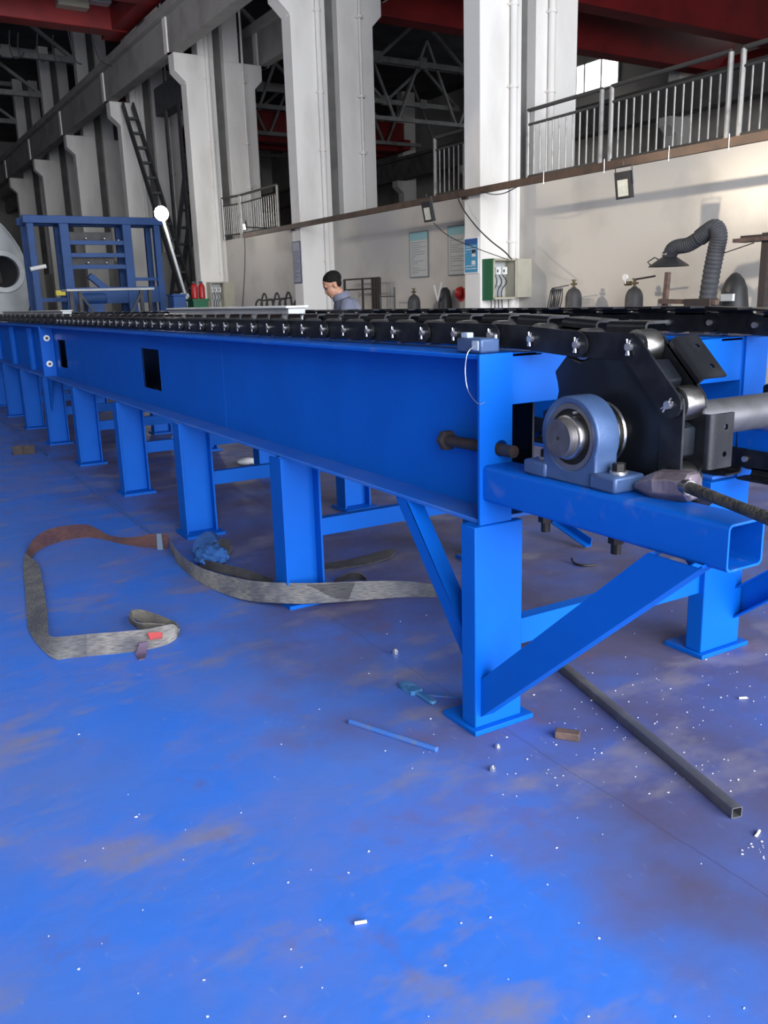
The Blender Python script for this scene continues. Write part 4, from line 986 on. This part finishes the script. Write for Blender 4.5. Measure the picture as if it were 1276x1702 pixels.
def person():
    top = at(556, 456, 0, 4.0)
    fd = Vector((-.93, .36, 0)).normalized(); ld = Vector((-fd.y, fd.x, 0))
    base = Vector((top.x, top.y, 0))-fd*.17
    dz = top.z-1.665
    def T(x, y, z): return base+fd*x+ld*y+Vector((0, 0, z+dz*min(1, z/1.0)))
    root = thing('person', 'man in grey work jacket, head bowed, standing behind the conveyor', 'person', base)
    sk = [(0, 0, .95, .12), (.02, 0, 1.10, .115), (.06, 0, 1.27, .105), (.095, 0, 1.40, .075), (.135, 0, 1.475, .056), (.165, 0, 1.55, .06)]
    E_ = [(0, 1), (1, 2), (2, 3), (3, 4), (4, 5)]
    for s_ in (1, -1):
        n = len(sk)
        sk += [(.07, s_*.14, 1.36, .05), (.13, s_*.225, 1.12, .04), (.33, s_*.19, 1.0, .032), (.385, s_*.185, .985, .036), (.43, s_*.18, .965, .03)]
        E_ += [(2, n), (n, n+1), (n+1, n+2), (n+2, n+3), (n+3, n+4)]
        for k in range(4):
            m_ = len(sk); yy = s_*(.18+(k-1.5)*.02); ln = (.05, .058, .055, .042)[k]
            sk += [(.45, yy, .958, .009), (.45+ln*.6, yy, .945, .0085), (.45+ln, yy, .915, .008)]
            E_ += [(n+4, m_), (m_, m_+1), (m_+1, m_+2)]
        m_ = len(sk); sk += [(.405, s_*.145, .965, .011), (.44, s_*.135, .945, .0095), (.462, s_*.142, .925, .009)]
        E_ += [(n+3, m_), (m_, m_+1), (m_+1, m_+2)]
        m_ = len(sk)
        sk += [(0, s_*.095, .88, .09), (.03, s_*.105, .5, .058), (0, s_*.11, .10, .042), (.02, s_*.112, .05, .04), (.14, s_*.125, .035, .036)]
        E_ += [(0, m_), (m_, m_+1), (m_+1, m_+2), (m_+2, m_+3), (m_+3, m_+4)]
    mb = skin_chain(sk, E_)
    # head: bowed forwards, with brow, nose, lips, chin, ears
    hx, hz = .195, 1.565; pb = R(28)
    def HT(a, b, c): return (hx+a*math.cos(pb)+c*math.sin(pb), b, hz-a*math.sin(pb)+c*math.cos(pb))
    h = MB(HT)
    h.sphere((-.012, 0, .03), .088, 20, 14, (1.08, .86, .98)); h.sphere((.022, 0, -.035), .072, 18, 12, (.92, .84, 1.12)); h.sphere((.05, 0, -.092), .03, 12, 8, (1, 1.1, .8))
    h.sphere((.082, 0, -.018), .016, 10, 8, (1.0, .75, 1.5)); h.sphere((.093, 0, -.032), .013, 10, 8, (1, 1.15, .8))
    h.sphere((.074, 0, .022), .03, 12, 8, (.5, 1.9, .45)); h.sphere((.082, 0, -.062), .014, 10, 8, (.6, 1.7, .6))
    for s_ in (1, -1): h.sphere((-.012, s_*.079, -.012), .022, 10, 8, (.75, .35, 1.35))
    mb.add(h.v, h.f)
    w = MB(); w.add([T(*p) for p in mb.v], mb.f)
    body = w.build('body', SKIN, root, smooth=0)
    r_ = body.modifiers.new('remesh', 'REMESH'); r_.mode = 'VOXEL'; r_.voxel_size = .0065; r_.use_smooth_shade = True
    sm = body.modifiers.new('smooth', 'SMOOTH'); sm.iterations = 2
    # eyes, brows
    for s_ in (1, -1):
        e = MB(lambda a, b, c: T(*HT(a, b, c))); e.sphere((.070, s_*.032, .004), .0115, 10, 8); e.build('eye', HOODM, root)
        e = MB(lambda a, b, c: T(*HT(a, b, c))); e.sphere((.078, s_*.034, .024), .014, 10, 6, (.4, 1.2, .25)); e.build('eyebrow', HAIR, root)
    hr = MB(lambda a, b, c: T(*HT(a, b, c)))
    hr.sphere((-.024, 0, .050), .092, 20, 14, (1.04, .885, .86)); hr.sphere((-.05, 0, .012), .066, 16, 10, (.72, 1.12, .95))
    hr.build('hair', HAIR, root, smooth=60)
    # jacket
    jk = [(0, 0, .88, .158), (.02, 0, 1.08, .148), (.06, 0, 1.27, .17), (.08, 0, 1.39, .125), (.10, 0, 1.445, .085)]
    JE = [(0, 1), (1, 2), (2, 3), (3, 4)]
    for s_ in (1, -1):
        n = len(jk); jk += [(.065, s_*.165, 1.36, .10), (.095, s_*.205, 1.25, .085), (.135, s_*.225, 1.12, .062), (.22, s_*.21, 1.06, .054), (.315, s_*.193, 1.005, .046)]
        JE += [(2, n), (n, n+1), (n+1, n+2), (n+2, n+3), (n+3, n+4)]
    jm = skin_chain(jk, JE, sub=2); w = MB(); w.add([T(*p) for p in jm.v], jm.f)
    j = w.build('jacket', JACK, root, smooth=60)
    cl = MB(); cl.lathe([(.085, -.02), (.082, .02), (.072, .035), (.068, .03), (.07, -.02)], (0, 0, 0), 20)
    w = MB(); w.add([T(.115+p.x*1.0+p.z*.35, p.y, 1.455+p.z-p.x*.35) for p in cl.v], cl.f); w.build('collar', JACK, j, smooth=60)
    MB(T).box(.205, .212, -.12, -.04, 1.22, 1.31).build('chest_pocket', JACK, j); MB(T).box(.208, .215, .05, .10, 1.30, 1.315).build('name_strip', PGREY, j)
    tr = [(0, 0, .93, .14)]; TE = []
    for s_ in (1, -1):
        n = len(tr); tr += [(0, s_*.095, .84, .108), (.03, s_*.105, .5, .078), (0, s_*.11, .12, .066)]; TE += [(0, n), (n, n+1), (n+1, n+2)]
    tm = skin_chain(tr, TE, sub=2); w = MB(); w.add([T(*p) for p in tm.v], tm.f); w.build('trousers', TROU, root, smooth=60)
    for s_ in (1, -1):
        sh = MB(T); sh.sphere((.05, s_*.118, .045), .06, 16, 10, (2.2, .85, .74)); sh.build('shoe', HOODM, root)
person()

# ================================================================== ON THE FLOOR
def ribbon(name, E1, E2, mt, parent, th=.006, n=5):
    A = spline(E1, n); B = spline(E2, n); P = []; F = []; k = len(A)
    for i in range(k):
        d = A[min(i+1, k-1)]-A[max(i-1, 0)]; w = (B[i]-A[i])
        nn = d.cross(w).normalized()*th/2
        P += [A[i]-nn, B[i]-nn, B[i]+nn, A[i]+nn]
    for i in range(k-1):
        for j in range(4): F.append((i*4+j, i*4+(j+1) % 4, (i+1)*4+(j+1) % 4, (i+1)*4+j))
    F += [(0, 1, 2, 3), tuple(range((k-1)*4, k*4))]
    mb = MB(); mb.add(P, F); o = mb.build(name, mt, parent, smooth=60)
    arc = [0.0]
    for i in range(1, k): arc.append(arc[-1]+(A[i]-A[i-1]).length*10)
    uv = o.data.uv_layers.new(name='UVMap')
    for lp in o.data.loops: uv.data[lp.index].uv = (arc[lp.vertex_index//4], 0.0 if lp.vertex_index % 4 in (0, 3) else 1.0)
    return o
def crop(o, s_): return lambda a, b, z: at(o[0]+a*s_, o[1]+b*s_, 2, z)
c2 = crop((0, 640), .3605)
SLG = thing('lifting_sling', 'grey and red-brown webbing sling lying in a loop on the open floor', 'sling', c2(200, 1000, 0))
red1 = [(775, 757), (700, 752), (640, 745), (560, 733), (500, 717), (440, 706), (390, 704), (300, 716), (220, 743), (165, 772), (145, 800)]
red2 = [(775, 690), (700, 688), (640, 700), (560, 704), (500, 692), (440, 660), (390, 644), (300, 650), (220, 668), (160, 705), (118, 775)]
rz = [.0, .0, 0, 0, 0, 0, 0, 0, 0, .004, .03]
rt = [.05, .055, .035, .02, .02, .035, .05, .055, .06, .06, .012]
ribbon('red_brown_length', [c2(a, b, z) for (a, b), z in zip(red1, rz)], [c2(a, b, z) for (a, b), z in zip(red2, rt)], WEBR, SLG)
lf1 = [(145, 800), (178, 830), (193, 890), (204, 950), (215, 1030), (222, 1100), (222, 1142), (240, 1160), (285, 1162), (340, 1157), (400, 1150)]
lf2 = [(118, 775), (108, 830), (111, 890), (117, 950), (123, 1030), (127, 1090), (138, 1142), (185, 1208), (250, 1262), (320, 1257), (400, 1250)]
z1_ = [.03, .022, .018, .018, .022, .03, .045, .058, .06, .06, .06]; z2_ = [.012, .004, .004, .004, .004, .004, .004, .003, .003, .003, .003]
ribbon('grey_length', [c2(a, b, z) for (a, b), z in zip(lf1, z1_)], [c2(a, b, z) for (a, b), z in zip(lf2, z2_)], WEB, SLG)
fr1 = [(400, 1150), (470, 1145), (540, 1140), (610, 1134), (680, 1126), (750, 1112), (800, 1104), (826, 1122)]
fr2 = [(400, 1250), (470, 1243), (540, 1237), (610, 1229), (680, 1219), (740, 1205), (790, 1185), (826, 1152)]
ribbon('front_length', [c2(a, b, .06) for a, b in fr1], [c2(a, b, .003) for a, b in fr2], band_mat('pale_webbing', (.12, .12, .14), (.27, .255, .24)), SLG)
ey1 = [(826, 1122), (812, 1098), (770, 1075), (710, 1052), (650, 1036), (612, 1038), (598, 1060), (615, 1085), (650, 1098), (700, 1100), (760, 1104)]
ey2 = [(826, 1152), (815, 1140), (770, 1124), (710, 1108), (650, 1092), (608, 1078), (594, 1085), (612, 1106), (652, 1128), (700, 1132), (760, 1134)]
ribbon('eye_loop', [c2(a, b, .055) for a, b in ey1], [c2(a, b, .012) for a, b in ey2], band_mat('pale_webbing_eye', (.09, .085, .085), (.21, .195, .165)), SLG)
ribbon('red_stripe', [c2(680, 1147, .0615), c2(710, 1143, .0615), c2(748, 1142, .0615)], [c2(690, 1172, .046), c2(715, 1168, .046), c2(745, 1166, .046)], mat('red_patch', (.45, .07, .07), .8), SLG, .012)
ribbon('leather_flap', [c2(640, 1190, .045), c2(636, 1215, .02), c2(625, 1245, .003), c2(640, 1268, .002)], [c2(680, 1180, .045), c2(676, 1215, .02), c2(675, 1240, .003), c2(665, 1262, .002)], mat('purple_leather', (.09, .06, .11), .8), SLG, .005)
ribbon('pale_binding', [c2(722, 690, .055), c2(745, 690, .055)], [c2(726, 757, .002), c2(752, 757, .002)], mat('pale_blue_tape', (.16, .24, .34), .8), SLG, .014, 2)
# second sling, round the legs
c3 = crop((280, 660), .3919)
SL2 = thing('lifting_sling', 'dark grey webbing sling draped across the foot of a leg', 'sling', c3(450, 860, 0), None)
b2 = [(8, 640), (40, 705), (110, 768), (200, 820), (320, 860), (440, 872), (560, 876), (680, 872), (820, 862), (980, 850), (1100, 847), (1190, 848)]
t2 = [(2, 600), (36, 655), (100, 705), (190, 742), (310, 772), (430, 786), (560, 790), (680, 788), (820, 782), (980, 780), (1100, 790), (1190, 806)]
zb2 = [.0, .0, 0, 0, .01, .03, .03, .022, .01, .0, .0, .0]
ribbon('webbing_run', [c3(a, b, z+.002) for (a, b), z in zip(b2, zb2)], [c3(a, b, z+.075) for (a, b), z in zip(t2, zb2)], WEB, SL2)
ribbon('inner_run', [c3(130, 715, .01), c3(220, 745, .01), c3(330, 770, .01), c3(430, 785, .01)], [c3(150, 690, .055), c3(250, 712, .055), c3(350, 738, .045), c3(440, 772, .03)], WEBD, SL2)
ribbon('dark_band', [c3(610, 870, .026), c3(690, 870, .022), c3(760, 864, .018)], [c3(585, 797, .098), c3(680, 794, .096), c3(790, 789, .090)], WEBD, SL2, .009, 4)
# crumpled blue rag knot
bm = bmesh.new(); bmesh.ops.create_icosphere(bm, subdivisions=4, radius=1)
from mathutils import noise as mn
kp = at(352, 925, 2, .05)
for v in bm.verts:
    q = v.co.copy(); k = 1+.30*mn.noise(q*2.3)+.16*mn.noise(q*6+Vector((3, 1, 2)))
    v.co = Vector((q.x*.085*k, q.y*.10*k, q.z*.062*k+.004))+kp
kb_ = MB(); kb_.add([v.co for v in bm.verts], [[v.index for v in f.verts] for f in bm.faces]); bm.free()
KN = thing('paint_rag', 'crumpled blue paint-soaked rag at the foot of the third leg', 'rag', at(352, 935, 2, 0))
kb_.build('crumple', WEBB, KN, smooth=60)
ribbon('rag_tail', [c3(100, 655, .05), c3(120, 600, .09), c3(170, 570, .11), c3(215, 590, .1)], [c3(150, 690, .02), c3(170, 640, .08), c3(200, 610, .10), c3(230, 640, .06)], WEBB, KN)
ribbon('rag_tail', [c3(190, 620, .09), c3(235, 600, .09), c3(270, 635, .06), c3(250, 690, .01)], [c3(180, 700, .03), c3(215, 690, .04), c3(240, 700, .03), c3(225, 712, .005)], WEBD, KN)
# dark sling ends under the machine
S3 = thing('sling_end', 'flat dark sling end lying under the machine', 'sling', c3(800, 690, 0))
ribbon('flat_run', [c3(640, 735, .003), c3(740, 725, .004), c3(840, 710, .006), c3(940, 680, .012), c3(965, 655, .02)], [c3(655, 705, .003), c3(740, 695, .006), c3(840, 672, .012), c3(920, 650, .02), c3(950, 645, .03)], WEBD, S3)
S4 = thing('sling_end', 'short dark sling eye behind the leg, just above the long sling', 'sling', c3(770, 770, 0))
ribbon('eye', [c3(700, 785, .003), c3(740, 778, .003), c3(800, 772, .003), c3(840, 775, .003)], [c3(715, 768, .03), c3(760, 748, .05), c3(810, 745, .05), c3(835, 762, .03)], WEBD, S4)
# long cable on the floor
mb = MB(); mb.tube(spline([at(-60, 660, 2, .007), at(5, 705, 2, .007), at(70, 752, 2, .007), at(140, 804, 2, .007), at(200, 848, 2, .007), at(256, 890, 2, .007)], 6), .007, 8)
tag(mb.build('floor_cable', BLUEROD), 'long thin blue-stained cable running along the floor', 'cable')
mb = MB(); mb.tube(spline([at(-40, 672, 2, .006), at(30, 715, 2, .006), at(82, 758, 2, .006)], 6), .006, 8)
tag(mb.build('floor_cable', BLUEROD), 'shorter thin cable beside the long one at far left', 'cable')
for k, (x, y, lab) in enumerate(((30, 755, 'left of two small dark metal brackets on the floor'), (48, 754, 'right of two small dark metal brackets on the floor'))):
    p = at(x, y, 2, 0); t = thing('metal_bracket', lab, 'bracket', p, 'small brackets on the floor')
    MB().box(p.x-.05, p.x+.05, p.y-.05, p.y+.05, 0, .012).build('foot_plate', RUST, t); MB().box(p.x-.05, p.x+.05, p.y-.05, p.y-.035, .012, .09).build('upright_plate', RUST, t)
# raw square tube
a = at(1215, 1362, 2, .0); b = at(930, 1118, 2, .0); d = (b-a).normalized(); n_ = Vector((d.y, -d.x, 0))
L_ = (b-a).length+.25; w_ = .034
mb = MB(); mb.plate(rrect(0, w_, .001, w_, .004, 2), [rrect(.003, w_-.003, .004, w_-.003, .002, 2)], lambda p, q, c: a+n_*p+Vector((0, 0, q))+d*c, L_)
tag(mb.build('square_steel_tube', RAWT), 'raw dark square steel tube lying on the floor', 'steel tube')
# rod, brush, flat bar, block
mb = MB(); p, q = at(581, 1199, 2, .007), at(726, 1246, 2, .007); mb.cyl(p, q, .0095, 10)
tag(mb.build('steel_rod', BLUEROD, bevel=.001), 'short blue-stained steel rod on the floor', 'rod')
mb = MB(); p, q = at(700, 1153, 2, .003), at(768, 1158, 2, .003); mb.bar(p, q, .022, .005); tag(mb.build('flat_bar', BLUEROD), 'flat bar pointing at the near column foot', 'bar')
p, q = at(668, 1134, 2, .012), at(722, 1167, 2, .012); d = (q-p).normalized(); n_ = Vector((d.y, -d.x, 0)); ln = (q-p).length
t = thing('paint_brush', 'paint brush caked with blue paint on the floor', 'brush', at(695, 1150, 2, 0))
def flatloft(prof, z0, z1):
    P = [p+d*(s_*ln)+n_*w_ for s_, w_ in prof]+[p+d*(s_*ln)-n_*w_ for s_, w_ in reversed(prof)]
    return MB().prism([Vector((v.x, v.y, z0)) for v in P], (0, 0, z1-z0))
flatloft([(0, .018), (.06, .024), (.25, .026), (.36, .024)], .001, .016).build('bristles', BRUSH, t, bevel=.003)
flatloft([(.34, .026), (.46, .026), (.50, .018)], .0005, .018).build('ferrule', BRUSH, t, bevel=.002)
flatloft([(.48, .013), (.6, .010), (.85, .014), (.97, .013), (1.0, .007)], .002, .015).build('brush_handle', BRUSH, t, bevel=.004)
p = at(921, 1228, 2, 0); q = at(962, 1234, 2, 0); d = (q-p).normalized(); n_ = Vector((-d.y, d.x, 0)); n_ = n_ if n_.y > 0 else -n_
tag(MB().prism([p, q, q+n_*.035, p+n_*.035], (0, 0, .026)).build('wooden_block', WOODM, bevel=.003), 'small brown wooden block on the floor near the column', 'block')
def rivet(x, y, r, h, lab, ang):
    c = at(x, y, 2, 0); mb = MB(); mb.cyl((c.x, c.y, 0), (c.x, c.y, h), r, 6, ph=ang); mb.cyl((c.x, c.y, h), (c.x, c.y, h+.006), r*.6, 8)
    tag(mb.build('hex_nut', ZINC, bevel=.001), lab, 'nut', 'nuts on the floor')
rivet(657, 1087, .013, .018, 'grey hex nut on the floor left of the near column', .3)
rivet(827, 1243, .010, .009, 'small hex nut just below the column foot', .1)
rivet(818, 1281, .010, .014, 'small hex nut lower down on the open floor', .7)
def butt(x, y, an, lab):
    c = at(x, y, 2, .0042); d = Vector((math.cos(an), math.sin(an), 0))
    t = thing('cigarette_butt', lab, 'cigarette butt', (c.x, c.y, 0), 'cigarette butts on the floor')
    MB().cyl(c-d*.014, c+d*.009, .004, 10).build('paper', BUTT, t); MB().cyl(c+d*.009, c+d*.0145, .0039, 10).build('tip', WHITE, t)
butt(599, 1533, -.35, 'white cigarette butt alone on the bottom foreground floor')
butt(1259, 1385, .35, 'cigarette butt at the right edge near the square tube')
butt(1234, 1160, -.45, 'cigarette butt beyond the square tube at right')
# short blue bar and scraps under the bearing tube
mb = MB(); mb.bar(at(978, 908, 2, .02), at(918, 866, 2, .10), .05, .006); mb.bar(at(978, 908, 2, .02)+Vector((.02, 0, .02)), at(918, 866, 2, .10)+Vector((.02, 0, .02)), .006, .045)
tag(mb.build('angle_offcut', BLUE), 'short blue angle-iron offcut on the floor under the tube', 'offcut')
mb = MB(); mb.tube(spline([at(950, 928, 2, .02), at(954, 936, 2, .01), at(970, 940, 2, .006), at(990, 939, 2, .004)], 6), .006, 6)
tag(mb.build('strap_scrap', BOLT), 'thin black curved scrap on the floor under the tube', 'scrap')
mb = MB(); c = at(410, 772, 2, .0); mb.sphere((c.x, c.y, .03), .07, 12, 8, (1.3, .8, .45)); mb.sphere((c.x+.06, c.y-.03, .02), .04, 10, 6, (1.2, .8, .5)); tag(mb.build('paper_scrap', CHIP), 'crumpled white paper under the machine between the legs', 'paper')
# paint chips and grit: too many to count
rnd = random.Random(3); mb = MB()
def chip(c, s_):
    a = rnd.uniform(0, 6.28); P = []
    for k in range(4):
        t_ = a+k*1.57+rnd.uniform(-.4, .4); P.append(Vector((c.x+s_*math.cos(t_)*rnd.uniform(.6, 1.2), c.y+s_*math.sin(t_)*rnd.uniform(.4, 1), .0006)))
    mb.prism(P, (0, 0, rnd.uniform(.0006, .002)))
for (x, y, sx, sy, n) in ((950, 1180, 80, 60, 70), (1190, 1150, 90, 60, 60), (1165, 1280, 30, 16, 36), (1080, 1240, 120, 80, 40), (1265, 1410, 16, 10, 22), (860, 1280, 130, 60, 26), (640, 1250, 200, 150, 26), (350, 1350, 320, 220, 34), (900, 1500, 330, 160, 40), (1130, 1040, 120, 40, 40), (400, 920, 180, 60, 8)):
    for i in range(int(n*.75)): chip(at(max(-50, min(1330, rnd.gauss(x, sx))), min(1690, max(1000 if n > 10 else 850, rnd.gauss(y, sy))), 2, 0), rnd.choice((.0012, .0015, .002, .0025, .003, .0045)))
tag(mb.build('paint_chips', CHIP, smooth=0), 'scattered white paint chips and grit on the floor', 'debris', None, 'stuff')
